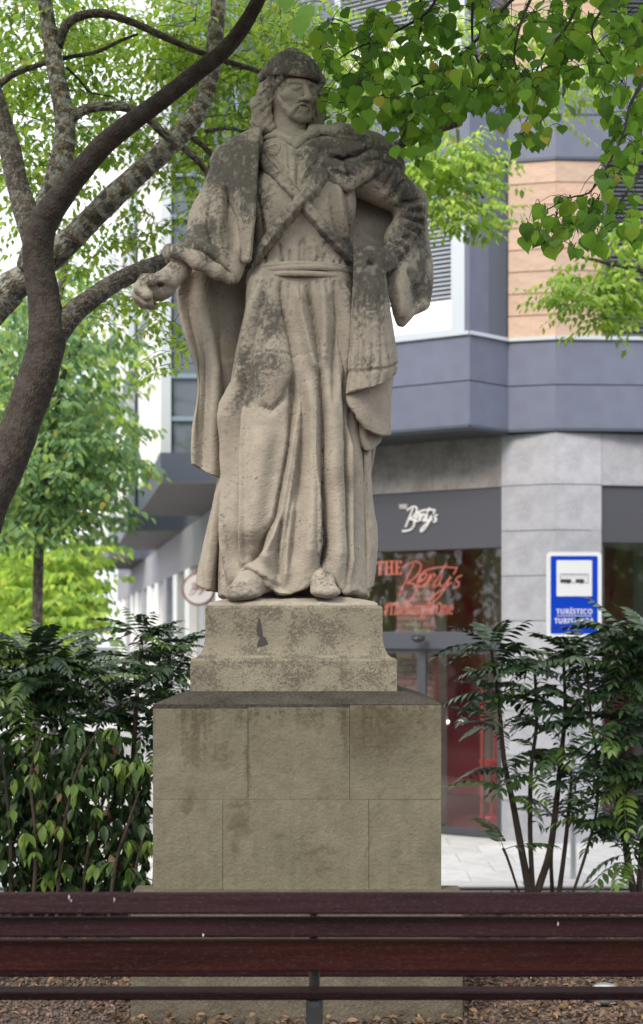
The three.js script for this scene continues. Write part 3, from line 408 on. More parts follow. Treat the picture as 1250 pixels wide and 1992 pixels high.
// ---- weathered stone: warm limestone with dark lichen where the photograph shows it, grainy at the edges, plus shade painted into the sleeve hollow
const LICHEN_AND_SHADE = [
  [570, 122, 56, 30, 1.15], [540, 140, 28, 22, 0.7], [612, 150, 14, 20, 0.7], [455, 305, 46, 40, 1.2], [460, 360, 30, 42, 1.1], [482, 410, 12, 45, 0.6], [435, 330, 26, 40, 0.55],
  [672, 285, 62, 30, 1.25], [672, 330, 50, 28, 1.15], [745, 310, 32, 26, 1.1], [770, 345, 28, 24, 1.0], [806, 385, 24, 34, 0.95], [815, 420, 20, 26, 0.75], [785, 450, 24, 30, 0.7], [760, 490, 24, 22, 0.75], [748, 515, 18, 18, 0.8],
  [818, 555, 20, 36, 1.3], [826, 480, 16, 50, 0.7], [718, 505, 30, 34, 1.2], [716, 560, 30, 50, 1.0], [712, 630, 36, 55, 0.6], [706, 722, 34, 22, 0.5],  // first entry paints shade into the hollow of the hanging sleeve
  [395, 470, 36, 24, 0.95], [425, 505, 34, 13, 0.9], [350, 484, 30, 14, 1.15], [405, 400, 20, 60, 0.45], [345, 520, 14, 16, 0.7], [300, 556, 38, 24, 0.85],
  [527, 615, 26, 36, 0.95], [520, 655, 36, 26, 0.75], [528, 725, 34, 24, 0.85], [490, 740, 26, 34, 0.65], [470, 700, 14, 60, 0.45], [455, 790, 16, 40, 0.4], [505, 780, 40, 18, 0.45],
  [516, 330, 16, 36, 0.5], [518, 420, 24, 46, 0.6], [540, 305, 16, 26, 0.4], [606, 300, 18, 30, 0.45], [600, 350, 22, 20, 0.45], [670, 440, 20, 40, 0.5], [650, 480, 36, 16, 0.5], [590, 490, 10, 30, 0.3],
  [512, 205, 16, 44, 0.5], [595, 200, 16, 24, 0.3], [572, 225, 34, 14, 0.25], [470, 1150, 26, 14, 0.7], [625, 1135, 26, 16, 0.45], [415, 1120, 20, 30, 0.35], [442, 1040, 8, 90, 0.55], [628, 1045, 8, 50, 0.6], [630, 1090, 12, 30, 0.5], [690, 1100, 20, 40, 0.2], [392, 1000, 14, 60, 0.2],  // narrow upright entries darken the grooves between skirt folds
].map(([u, v, a, b, s]) => { const c = S(u, v, 55); return [c.x, c.y, a * K * 1.15, b * K * 1.15, s]; });
function weather(geo, { add = 0, lichen = 1, clean = 0, wobble = 1 } = {}) {
  const p = geo.attributes.position, c = new Float32Array(p.count * 3), uv = new Float32Array(p.count * 2);
  for (let i = 0; i < p.count; i++) {
    const x = p.getX(i), y = p.getY(i), z = p.getZ(i); let L = add;
    const wx = x + (fbm(x * 9, y * 9, z * 9 + 5, 3) - 0.5) * 0.09 * wobble, wy = y + (fbm(x * 9 + 31, y * 9, z * 9, 3) - 0.5) * 0.12 * wobble;
    for (const b of LICHEN_AND_SHADE) { const dx = (wx - b[0]) / b[2], dy = (wy - b[1]) / b[3], q = dx * dx + dy * dy; if (q < 5) L += b[4] * Math.exp(-q * 0.9); }
    const fine = noise(x * 190, y * 190, z * 190), grain = noise(x * 95 + 9, y * 95, z * 95), mid = fbm(x * 24, y * 24, z * 24, 3), big = fbm(x * 5 + 3, y * 3, z * 5, 3);
    const cell = noise(x * 52 + 3, y * 52, z * 52);
    L = sstep(0.32, 0.86, (Math.min(1.2, L) * lichen - clean) * (0.35 + 1.05 * mid) + (fine - 0.5) * 0.62 + (grain - 0.5) * 0.62 + (cell - 0.5) * 0.34);
    L *= 0.86;
    const pale = 0.86 + 0.3 * (mid - 0.5) + 0.32 * (big - 0.5) + 0.10 * (fine - 0.5);
    let r = 0.335 * pale, g = 0.300 * pale * (1 + 0.03 * (big - 0.5)), b = 0.246 * pale;
    const pink = sstep(0.5, 0.75, fbm(x * 7 + 40, y * 5, z * 7, 3)) * 0.22; r *= 1 + 0.06 * pink; g *= 1 - 0.08 * pink; b *= 1 - 0.05 * pink;
    const pore = sstep(0.80, 0.9, noise(x * 120 + 70, y * 120, z * 120)) * sstep(0.45, 0.6, mid) * 0.5; r *= 1 - pore; g *= 1 - pore; b *= 1 - pore;
    const pt = 0.030 + 0.07 * grain * fine + 0.075 * sstep(0.6, 0.8, cell); r = lerp(r, pt * 1.04, L); g = lerp(g, pt * 1.0, L); b = lerp(b, pt * 0.9, L);
    c[3 * i] = r; c[3 * i + 1] = g; c[3 * i + 2] = b; uv[2 * i] = Math.atan2(x + 0.13, z + 6.75) * 0.34; uv[2 * i + 1] = y + z * 0.2;
  }
  geo.setAttribute('color', new THREE.BufferAttribute(c, 3)); geo.setAttribute('uv', new THREE.BufferAttribute(uv, 2)); return geo;
}
const grainBump = tex(512, 512, (u, v) => 0.55 * tfbm(u, v, 32, 3, 4) + 0.45 * tnoise(u, v, 160, 9), { srgb: false });
const stoneGrain = grainBump.clone(); stoneGrain.repeat.set(1.6, 1.6); stoneGrain.needsUpdate = true;
const statueStone = mat({ color: 0xffffff, vertexColors: true, roughness: 0.95, bumpMap: stoneGrain, bumpScale: 0.003, specularIntensity: 0.35 });

const ORIGIN = [S(570, 0).x, 1.729, -6.55];
const statue = thing('stone_statue', 'weathered stone statue of a bearded man in cap and long robes, hand on hip', 'statue', ORIGIN);
const grit = (geo) => { const p = geo.attributes.position, n = geo.attributes.normal; for (let i = 0; i < p.count; i++) { const x = p.getX(i), y = p.getY(i), z = p.getZ(i), e = 0.0011 * (noise(x * 80, y * 80, z * 80) - 0.5) + 0.0011 * (noise(x * 150 + 4, y * 150, z * 150) - 0.5) - 0.0022 * sstep(0.76, 0.9, noise(x * 70 + 31, y * 70, z * 70)); p.setXYZ(i, x + n.getX(i) * e, y + n.getY(i) * e, z + n.getZ(i) * e); } geo.computeVertexNormals(); return geo; };
const carved = (name, geo, opt, label) => part(statue, name, move(weather(grit(geo), opt), -ORIGIN[0], -ORIGIN[1], -ORIGIN[2]), statueStone, label);

// ---- robe: torso and skirt
const ROBE = [ // v, left, right, front, back
  [262, 540, 612, 30, 40], [278, 516, 634, 48, 52], [300, 500, 656, 66, 62], [340, 490, 688, 84, 74], [400, 487, 690, 94, 78], [460, 488, 687, 90, 76], [530, 489, 688, 84, 72],
  [600, 477, 692, 92, 78], [700, 456, 698, 104, 84], [800, 442, 702, 108, 86], [900, 438, 708, 110, 88], [1000, 430, 713, 116, 90], [1100, 425, 717, 122, 92], [1160, 424, 718, 124, 92],
].map(([v, l, r, f, b]) => [-(EYE + (CY - v) * K), (l - CX) * K, (r - CX) * K, f * K, b * K]);
const robeAt = (() => { const y0 = ROBE[0][0], n = 700, y1 = ROBE[ROBE.length - 1][0], T = Array.from({ length: n + 1 }, (_, i) => curve(y0 + (y1 - y0) * i / n, ROBE)); return y => { const f = clamp((-y - y0) / (y1 - y0)) * n, i = Math.min(n - 1, Math.floor(f)), t = f - i, a = T[i], b = T[i + 1]; return [a[0] + (b[0] - a[0]) * t, a[1] + (b[1] - a[1]) * t, a[2] + (b[2] - a[2]) * t, a[3] + (b[3] - a[3]) * t]; }; })();
const robeTop = -ROBE[0][0];
const loft = (x, y, z) => { const [l, r, f, b] = robeAt(y), a = (r - l) / 2, dx = Math.abs(x - (l + r) / 2) / a, dz = z + 6.55, e = Math.abs(dz) / (dz > 0 ? f : b), d = (Math.pow(Math.pow(dx, 2.4) + Math.pow(e, 2.4), 1 / 2.4) - 1) * Math.min(a, f) * 0.9; return Math.max(d, y - robeTop); };
const frontOf = (x, y) => { const [l, r, f] = robeAt(y), q = Math.min(0.995, Math.abs(x - (l + r) / 2) / ((r - l) / 2)); return -6.55 + f * Math.pow(1 - Math.pow(q, 2.4), 1 / 2.4); };
{
  const leg = join([loft, cone([520, 560, 60], 34, [532, 725, 92], 33), cone([532, 725, 92], 31, [496, 1020, 84], 38), cone([640, 560, 50], 36, [650, 900, 70], 36), ell([535, 395, 66], 44, 48, 34), ell([640, 395, 64], 44, 48, 34)], 34);
  const HEM = [[425, 1156], [448, 1150], [470, 1130], [492, 1124], [520, 1136], [548, 1156], [575, 1150], [600, 1140], [614, 1118], [634, 1112], [652, 1136], [668, 1154], [686, 1150], [720, 1150]].map(([u, v]) => [(u - CX) * K, EYE + (CY - v) * K]);
  const f = (x, y, z) => smax(leg(x, y, z), lerp(HEM[0][1] - 0.02, curve(x, HEM)[0] - 0.012, sstep(-6.5, -6.36, z)) + 0.012 * (noise(x * 30, z * 30, 2) - 0.5) - y, 0.012);
  const g = surface(f, ...bounds(405, 740, 236, 1175, -110, 150), 0.0068);
  const s = [], q0 = { k: 1.5 }, c = (p, w, h, k, wd) => s.push(stroke(p, w * (k === 'crease' ? 0.8 : 0.95), h * q0.k, k, wd));
  // long falls of the skirt
  c([[586, 690], [580, 780], [562, 890], [544, 1000], [512, 1078], [470, 1112]], 26, 11, 'lip', 108);
  c([[616, 760], [619, 860], [620, 980], [622, 1110]], 20, 9, 'lip', 112);
  c([[470, 1130], [476, 1000], [474, 880], [484, 760]], 22, 8, 'lip', 85);
  c([[668, 1140], [664, 980], [662, 840], [656, 700]], 16, 8, 'lip', 95);
  c([[540, 1140], [552, 1040], [570, 930], [584, 820]], 14, 7, 'lip', 115);
  c([[580, 700], [574, 790], [556, 900], [536, 1010], [500, 1080], [462, 1110]], 13, -22, 'crease', 105);
  c([[583, 720], [590, 800], [582, 920], [570, 1040], [560, 1140]], 15, -13, 'crease', 110);
  c([[604, 740], [612, 850], [606, 1000], [598, 1130]], 17, 17, 'round', 115);
  c([[620, 700], [626, 800], [627, 960], [634, 1060], [622, 1120]], 10, -26, 'crease', 110);
  c([[634, 700], [648, 860], [650, 1000], [655, 1135]], 16, 12, 'round', 105);
  c([[660, 600], [672, 760], [668, 900], [672, 1140]], 11, -12, 'crease', 100);
  c([[686, 780], [687, 900], [688, 1140]], 8, -18, 'crease', 75);
  c([[678, 830], [679, 980], [680, 1140]], 9, 12, 'round', 85);
  c([[566, 800], [548, 930], [530, 1030], [515, 1130]], 13, 12, 'round', 110);
  c([[548, 1010], [540, 1060], [540, 1140]], 10, -14, 'crease', 115);
  c([[575, 960], [562, 1060], [556, 1140]], 9, 11, 'round', 118);
  c([[515, 830], [500, 960], [488, 1060]], 20, 9, 'round', 108);
  c([[478, 700], [464, 800], [462, 900], [460, 1000], [462, 1110]], 9, -15, 'crease', 80);
  c([[452, 740], [447, 850], [444, 980], [446, 1140]], 8, 13, 'round', 60);
  c([[440, 900], [438, 1000], [436, 1140]], 6, -16, 'crease', 40);
  c([[505, 555], [484, 650], [462, 760], [450, 850]], 11, 10, 'round', 70);
  c([[520, 550], [498, 620], [484, 690], [474, 760]], 9, -11, 'crease', 85);
  c([[545, 552], [552, 600], [566, 660], [578, 720]], 9, -10, 'crease', 98);
  c([[575, 552], [588, 620], [606, 690], [622, 730]], 11, 12, 'round', 98);
  c([[594, 550], [606, 610], [617, 680], [621, 720]], 7, -14, 'crease', 98);
  c([[628, 550], [632, 640], [628, 720]], 10, 9, 'round', 95);
  c([[650, 552], [656, 620], [648, 720], [645, 800]], 9, -9, 'crease', 92);
  c([[672, 552], [676, 640], [664, 760]], 9, 9, 'round', 80);
  c([[500, 790], [530, 800], [556, 775], [572, 740]], 10, -9, 'crease', 110);
  c([[472, 690], [500, 686], [540, 690], [600, 691], [680, 690]], 1.6, -4.5, 'crease', 100);       // the joint between two blocks
  c([[430, 1148], [470, 1120], [520, 1128], [560, 1152]], 12, -7, 'crease', 120);
  c([[470, 1090], [500, 1110], [540, 1140]], 10, 10, 'round', 122);
  for (const u of [500, 514, 530, 548, 563, 583, 600, 616, 634, 650, 664, 678]) { const l = 18 + 60 * hash(u, 1, 3) ** 2; c([[u, 546], [u + 3 * (hash(u, 2, 2) - 0.5) + (u - 590) * 0.06, 546 + l]], 3 + 3 * hash(u, 7, 1), -2 - 5 * hash(u, 3, 9), 'crease', 84); c([[u, 516], [u + (u - 590) * 0.02, 516 - l * 0.7]], 4, -1 - 5 * hash(u, 4, 4), 'crease', 84); }
  q0.k = 0.85;
  // chest: gathered shirt, placket, lapels
  c([[576, 280], [577, 330], [578, 384]], 3.5, -11, 'crease', 80); c([[530, 276], [536, 310], [560, 345], [572, 372]], 4, -9, 'crease', 80); c([[624, 276], [618, 310], [598, 345], [584, 372]], 4, -9, 'crease', 80); c([[554, 282], [556, 330], [566, 362]], 5, 5, 'round', 82); c([[598, 282], [596, 330], [588, 362]], 5, 5, 'round', 82);
  c([[560, 275], [562, 340], [570, 372]], 3, -5, 'crease', 80); c([[590, 275], [592, 330], [586, 370]], 3, -4, 'crease', 80);
  c([[533, 262], [548, 300], [552, 350]], 3, -4, 'crease', 70);
  c([[522, 282], [530, 330], [552, 366]], 12, 6, 'round', 80); c([[628, 282], [622, 330], [600, 362]], 12, 6, 'round', 80);
  c([[566, 296], [584, 296]], 4, 6, 'round', 80); c([[567, 318], [584, 318]], 3, 5, 'round', 82);
  c([[500, 380], [508, 440], [512, 500]], 6, -9, 'crease', 70); c([[520, 400], [524, 460]], 8, 6, 'round', 80); c([[540, 470], [548, 512]], 6, -8, 'crease', 85);
  c([[590, 462], [592, 515]], 5, -12, 'crease', 88); c([[608, 470], [612, 512]], 8, 8, 'round', 88); c([[632, 490], [628, 516]], 5, -7, 'crease', 85);
  c([[655, 360], [664, 420], [672, 470]], 7, 12, 'round', 84); c([[668, 350], [680, 420], [688, 480]], 5, -13, 'crease', 60); c([[640, 370], [648, 430], [660, 470]], 6, -10, 'crease', 88);
  carve(g, s, { rough: 0.35, roughScale: 30 });
  carved('robe', g);
}
// ---- belt: three wound cords of cloth
for (const [v, r] of [[539, 5.5], [549, 6.5], [559, 5.5]]) {
  const pts = []; for (let i = 0; i <= 60; i++) { const a = i / 60 * Math.PI * 2, y = S(0, v + 4 * Math.cos(a * 1 + v) * 0.6 - 3 * Math.sin(a), 0).y, [l, rt, f, b] = robeAt(y), ca = Math.cos(a), sa = Math.sin(a), q = Math.pow(Math.pow(Math.abs(ca), 2.4) + Math.pow(Math.abs(sa), 2.4), -1 / 2.4); pts.push([(l + rt) / 2 + (rt - l) / 2 * ca * q * 1.02, y, -6.55 + (sa > 0 ? f * 1.13 : b) * sa * q, r * K]); }
  carved('belt', limbGeo(pts, { seg: 10, step: 0.012, knob: 0.1, cap: false, s: v }));
}
// ---- thick trim bands crossing the chest
function band(line, width, height, lift, name) {
  const pts = []; const c = new THREE.CatmullRomCurve3(line.map(p => V(p[0], p[1], 0))), n = 90, W = 7, pos = [], idx = [];
  for (let i = 0; i <= n; i++) {
    const t = i / n, p = c.getPoint(t), d = c.getTangent(t), nx = -d.y, ny = d.x;
    for (let j = 0; j < W; j++) {
      const s = (j / (W - 1) - 0.5) * 2, prof = [-0.6, 0.75, 1, 0.8, 1, 0.75, -0.6][j], wv = 1 + 0.10 * (noise(t * 40, 3, 1) - 0.5) * 2, u = p.x + nx * s * width / 2 * wv, v = p.y + ny * s * width / 2 * wv, q = S(u, v, 88);
      pos.push(q.x, q.y, frontOf(q.x, q.y) + (lift + height * prof + 5.5 * (fbm(t * 44, j * 1.3, 5, 3) - 0.5)) * K);
      if (i < n && j < W - 1) { const a = i * W + j; idx.push(a, a + 1, a + W, a + 1, a + W + 1, a + W); }
    }
  }
  const g = new THREE.BufferGeometry(); g.setAttribute('position', new THREE.Float32BufferAttribute(pos, 3)); g.setIndex(idx); g.computeVertexNormals();
  if (g.attributes.normal.getZ(300) < 0) { const ix = g.index.array; for (let i = 0; i < ix.length; i += 3) { const t = ix[i]; ix[i] = ix[i + 1]; ix[i + 1] = t; } g.computeVertexNormals(); }
  carved(name, g, { add: 0.46 });
}
band([[504, 300], [520, 322], [548, 356], [580, 388], [604, 416], [640, 455], [688, 496]], 29, 15, 8, 'trim_band');
band([[632, 338], [610, 372], [578, 404], [545, 440], [514, 474], [486, 502]], 29, 17, 17, 'trim_band');
// ---- collar
carved('collar', carve(surface(join([cone([538, 262, 34], 11, [566, 274, 66], 7), cone([566, 274, 66], 7, [575, 284, 70], 5), cone([612, 258, 38], 11, [584, 274, 66], 7), cone([584, 274, 66], 7, [576, 284, 70], 5)], 6), ...bounds(510, 640, 235, 300, -10, 95), 0.005), [], { rough: 0.8, roughScale: 40 }));

// ---- mantle over both shoulders
carved('mantle', carve(cloth([
  [[512, 246, 24], [480, 258, 16], [448, 276, 2], [424, 292, -30], [440, 300, -70]],
  [[502, 286, 74], [474, 292, 68], [440, 302, 48], [415, 312, 4], [420, 320, -55]],
  [[498, 330, 96], [474, 336, 94], [446, 340, 78], [424, 336, 40], [420, 336, -20]],
  [[496, 390, 108], [482, 394, 108], [466, 392, 100], [452, 386, 84], [440, 372, 50]],
  [[492, 450, 108], [485, 452, 106], [478, 452, 101], [470, 450, 92], [462, 440, 70]],
  [[488, 505, 102], [484, 510, 100], [480, 512, 96], [475, 512, 90], [470, 508, 80]]], { t: 13 }), [stroke([[500, 250], [496, 340], [490, 470]], 4, 6, 'round', 95)], { rough: 1.1, roughScale: 24 }), { add: 0.1 });
{
  const f = join([cone([610, 258, 26], 15, [668, 266, 24], 22), cone([668, 266, 24], 22, [722, 280, 4], 16), cone([634, 286, 60], 22, [700, 296, 54], 30), cone([700, 296, 54], 28, [756, 318, 16], 24), cone([632, 318, 80], 17, [674, 340, 88], 22), cone([674, 340, 88], 20, [722, 326, 62], 20), cone([722, 326, 62], 20, [768, 326, 18], 20), ell([690, 290, -20], 70, 34, 40), cone([640, 346, 92], 9, [676, 360, 96], 9), cone([676, 360, 96], 9, [712, 340, 80], 9), cone([660, 268, -20], 30, [740, 300, -30], 30)], 14);
  const g = surface(f, ...bounds(575, 800, 225, 385, -95, 135), 0.0062);
  carve(g, [stroke([[626, 300], [668, 312], [700, 300], [728, 286]], 5, -14, 'crease', 80), stroke([[676, 300], [672, 330], [680, 350]], 5, -10, 'crease', 95), stroke([[700, 318], [740, 306], [770, 320]], 5, -11, 'crease', 70), stroke([[640, 330], [664, 342], [690, 344]], 4, -8, 'crease', 100), stroke([[614, 262], [660, 272], [724, 290]], 5, -12, 'crease', 45)], { rough: 1.2, roughScale: 24 });
  carved('mantle', g, { add: 0.1 });
}
// ---- the sleeve on the outstretched arm: a wide bell with a rolled cuff
{
  const f = join([cone([455, 318, 10], 40, [418, 430, 44], 46), cone([418, 430, 44], 44, [384, 486, 78], 30), cone([384, 486, 78], 26, [348, 498, 112], 20), cone([448, 400, 40], 38, [456, 500, 66], 20), cone([456, 500, 66], 20, [455, 540, 74], 7), cone([400, 500, 92], 20, [452, 530, 80], 12), cone([470, 330, 40], 26, [472, 460, 60], 18)], 26);
  const g = surface(f, ...bounds(310, 510, 265, 565, -60, 165), 0.0066);
  carve(g, [stroke([[436, 330], [428, 400], [424, 460], [440, 520]], 9, 9, 'round', 85), stroke([[450, 350], [444, 420], [448, 500]], 7, -13, 'crease', 90), stroke([[466, 360], [462, 430], [464, 510]], 8, 10, 'round', 85), stroke([[412, 380], [402, 440], [420, 480]], 7, -8, 'crease', 80), stroke([[372, 478], [410, 500], [440, 525], [455, 545]], 5, -9, 'crease', 110), stroke([[402, 470], [436, 478], [452, 476]], 8, -6, 'crease', 100)], { rough: 0.7, roughScale: 26 });
  carved('sleeve', g);
  carved('cuff', carve(surface(join(chain([[330, 506, 92, 9], [331, 490, 116, 13], [350, 488, 134, 13], [384, 508, 130, 15], [420, 528, 112, 13], [446, 542, 92, 8], [456, 546, 78, 4]]), 10), ...bounds(305, 475, 462, 566, 50, 165), 0.0055), [], { rough: 1.4, roughScale: 26 }));
}
// ---- hand with a broken grip
{
  const f0 = join([cone([352, 520, 100], 21, [322, 548, 126], 21), ell([304, 560, 132], 31, 24, 30)], 14);
  const fingers = [[[304, 546, 150, 13], [282, 546, 160, 12.5], [272, 560, 164, 12], [286, 573, 168, 11]], [[302, 552, 138, 13], [278, 554, 145, 12.5], [269, 573, 148, 12], [286, 585, 154, 11]], [[304, 560, 122, 13], [278, 564, 125, 12], [271, 581, 127, 11.5], [288, 590, 134, 10.5]], [[306, 570, 106, 11], [282, 574, 102, 10], [278, 590, 102, 9.5], [296, 594, 108, 8.5]], [[332, 548, 142, 13], [316, 542, 160, 12], [298, 546, 170, 10.5]]].map(c => join(chain(c), 3));
  const f = (x, y, z) => { let d = f0(x, y, z); for (const g of fingers) d = smin(d, g(x, y, z), 4 * K); return smax(d, -hole(x, y, z), 4 * K); };
  const hole = join([cone([306, 555, 190], 5, [310, 555, 152], 3), cone([318, 552, 190], 4, [314, 554, 156], 3)], 4);
  carved('hand', carve(surface(f, ...bounds(245, 375, 505, 615, 70, 200), 0.0042), [], { rough: 1.3, roughScale: 34 }), { clean: 0.05 });
}
// ---- the arm akimbo: crumpled sleeve, then the fist on the hip
{
  const f = join([cone([694, 340, 40], 40, [752, 362, 26], 38), cone([752, 362, 26], 38, [798, 396, 2], 32), cone([799, 398, 2], 30, [800, 424, 4], 27), cone([798, 420, 4], 28, [778, 462, 30], 27), cone([778, 462, 30], 26, [756, 498, 58], 19)], 14);
  const g = surface(f, ...bounds(640, 850, 290, 535, -60, 110), 0.0062);
  const cs = [[[770, 326], [758, 350], [744, 380]], [[790, 348], [776, 366], [764, 388]], [[824, 380], [800, 392], [776, 396]], [[828, 408], [804, 410], [780, 404]], [[824, 432], [800, 428], [776, 420]], [[812, 452], [790, 446], [768, 434]], [[796, 470], [776, 464], [758, 452]], [[782, 490], [766, 480], [748, 470]]];
  carve(g, [...cs.map((q, i) => stroke(q, 4.5, -11, 'crease', 40)), ...cs.map(q => stroke(q.map(p => [p[0] + 1, p[1] + 11]), 6, 7, 'round', 40))], { front: [-0.4, 0.1], rough: 1.1, roughScale: 26 });
  carved('sleeve', g);
  const fingers = [[[758, 496, 66, 13], [746, 500, 84, 10], [732, 508, 96, 9.5], [728, 520, 92, 8]], [[760, 504, 66, 13], [750, 510, 86, 10], [737, 518, 94, 9], [734, 528, 88, 7.5]], [[762, 512, 64, 12], [754, 518, 82, 9.5], [744, 526, 88, 8.5], [742, 534, 82, 7]], [[752, 490, 62, 11], [738, 492, 84, 9], [724, 500, 92, 8]]].map(c => join(chain(c), 3));
  carved('hand', carve(surface((x, y, z) => { let d = 1; for (const h of fingers) d = smin(d, h(x, y, z), 3.4 * K); return d; }, ...bounds(705, 790, 470, 550, 35, 125), 0.0045), [], { rough: 1.1, roughScale: 30 }));
}
// ---- the wide end of that sleeve, hanging behind the forearm
carved('sleeve_drape', carve(cloth([
  [[748, 500, 34], [776, 486, 20], [806, 452, -6], [822, 424, -22], [812, 400, -40]],
  [[750, 530, 40], [778, 520, 52], [806, 500, 26], [830, 476, -14], [822, 450, -50]],
  [[754, 566, 44], [780, 558, 62], [800, 540, 40], [834, 520, -8], [834, 500, -50]],
  [[762, 592, 42], [784, 596, 60], [806, 574, 26], [835, 556, -2], [834, 540, -44]],
  [[766, 604, 38], [780, 624, 46], [804, 604, 34], [830, 590, 8], [832, 570, -36]],
  [[768, 606, 32], [781, 633, 36], [800, 612, 28], [828, 597, 6], [830, 578, -34]]], { t: 11 }), [stroke([[792, 528], [812, 562], [824, 592]], 7, -12, 'crease', 30), stroke([[770, 540], [780, 590], [782, 625]], 7, 5, 'round', 45)], { rough: 1.3, roughScale: 20 }));
// ---- lining of the cloak seen through the crook of the arm
carved('cloak_lining', carve(cloth([
  [[660, 330, -10], [700, 340, -14], [750, 352, -26], [806, 372, -46]],
  [[664, 400, -6], [704, 410, -20], [752, 420, -34], [812, 430, -52]],
  [[668, 470, 4], [708, 470, -8], [752, 478, -24], [816, 490, -54]],
  [[672, 540, 8], [712, 540, 4], [756, 545, -14], [812, 560, -50]]], { t: 8 }), [stroke([[690, 450], [730, 478], [770, 486]], 9, 7, 'round', -20)], { rough: 1, roughScale: 18 }), { lichen: 0.08 });
// ---- fringed end of the scarf held at the hip
carved('fringed_scarf', carve(cloth([
  [[690, 484, 84], [704, 480, 100], [720, 479, 106], [736, 482, 100], [748, 490, 78]],
  [[689, 520, 90], [704, 520, 108], [720, 520, 113], [736, 520, 106], [746, 524, 84]],
  [[687, 590, 94], [704, 590, 112], [722, 590, 118], [740, 588, 106], [752, 585, 76]],
  [[683, 670, 100], [702, 670, 116], [722, 670, 122], [744, 668, 106], [764, 660, 66]],
  [[678, 730, 104], [700, 730, 118], [722, 726, 122], [746, 722, 104], [768, 712, 60]],
  [[674, 768, 106], [696, 761, 118], [718, 755, 120], [740, 744, 104], [762, 728, 62]]], { t: 13, fold: (u, v) => (v > 0.1 ? (3.2 - 5.5 * Math.pow(Math.abs(Math.sin(u * 21 + 1.2 * noise(u * 9, v * 5, 1))), 6)) * sstep(0.15, 0.4, v) * (0.45 + 0.55 * sstep(0.6, 0.7, v) * (1 - sstep(0.78, 0.8, v) * 0.7)) : 0) + (v > 0.76 && v < 0.79 ? -3 : 0) }), [stroke([[712, 512], [720, 516], [728, 512]], 8, -12, 'crease', 105)], { rough: 1.2, roughScale: 24 }));
carved('cloak_edge', carve(cloth([
  [[672, 756, 98], [698, 748, 96], [726, 740, 76], [752, 730, 40], [764, 722, 6]],
  [[674, 782, 104], [700, 785, 96], [728, 786, 74], [752, 780, 40], [756, 776, 0]],
  [[690, 806, 100], [708, 818, 92], [730, 822, 70], [753, 816, 38], [754, 812, 0]],
  [[706, 820, 86], [716, 838, 82], [734, 847, 64], [754, 848, 34], [754, 846, 0]]], { t: 10 }), [], { rough: 0.9, roughScale: 18 }), { lichen: 0.15 });
carved('cloak_edge', carve(cloth([
  [[690, 790, 50], [706, 800, 56], [724, 812, 44], [744, 820, 10]],
  [[694, 840, 50], [708, 850, 56], [722, 856, 40], [742, 848, 8]],
  [[704, 866, 44], [714, 878, 48], [724, 874, 34], [738, 858, 6]]], { t: 9 }), [], { rough: 0.8 }), { lichen: 0.2 });
// ---- cloak falling behind on the side of the outstretched hand
carved('cloak', carve(cloth([
  [[350, 528, 30], [372, 526, 14], [396, 524, 2], [420, 524, -16], [450, 524, -40], [490, 524, -60], [560, 520, -76]],
  [[344, 580, 14], [368, 580, -4], [394, 580, 4], [420, 580, -18], [450, 580, -36], [488, 580, -58], [560, 580, -78]],
  [[360, 655, 8], [382, 655, -10], [406, 655, 6], [430, 655, -18], [456, 655, -34], [488, 655, -56], [560, 655, -80]],
  [[385, 742, 6], [402, 742, -10], [420, 742, 10], [438, 742, -14], [458, 742, -30], [488, 742, -52], [560, 742, -82]],
  [[374, 835, 14], [396, 838, -10], [416, 838, 10], [434, 838, -12], [454, 838, -28], [484, 838, -50], [560, 838, -84]],
  [[372, 885, 16], [394, 895, -4], [414, 905, 12], [432, 912, -10], [452, 915, -26], [484, 915, -48], [560, 915, -84]],
  [[373, 903, 14], [392, 914, 0], [412, 924, 12], [430, 930, -8], [452, 932, -24], [484, 932, -46], [560, 932, -84]]], { t: 9 }), [stroke([[366, 600], [390, 700], [386, 860]], 5, -6, 'crease', 5), stroke([[400, 600], [420, 720], [412, 880]], 7, 6, 'round', 10), stroke([[428, 640], [440, 760], [434, 880]], 5, -6, 'crease', -20), stroke([[384, 590], [404, 700], [398, 880]], 14, 5, 'lip', 5)], { rough: 0.5, roughScale: 18 }), { lichen: 0.5 });
carved('cloak', carve(cloth([
  [[432, 880, -34], [440, 880, 2], [448, 880, -20], [458, 880, 10], [480, 880, -10], [560, 880, -70]],
  [[424, 945, -30], [434, 945, 12], [444, 945, -22], [455, 945, 22], [476, 945, 0], [560, 945, -70]],
  [[405, 1030, -26], [420, 1030, 24], [433, 1030, -24], [446, 1030, 34], [470, 1030, 10], [560, 1030, -70]],
  [[391, 1090, -24], [412, 1090, 30], [428, 1090, -22], [443, 1090, 42], [468, 1090, 18], [560, 1090, -70]],
  [[381, 1138, -22], [404, 1148, 32], [424, 1153, -16], [441, 1155, 46], [466, 1155, 26], [560, 1155, -70]]], { t: 10 }), [stroke([[428, 930], [414, 1040], [400, 1140]], 5, 7, 'round', 10)], { rough: 1.3, roughScale: 20 }), { lichen: 0.8 });
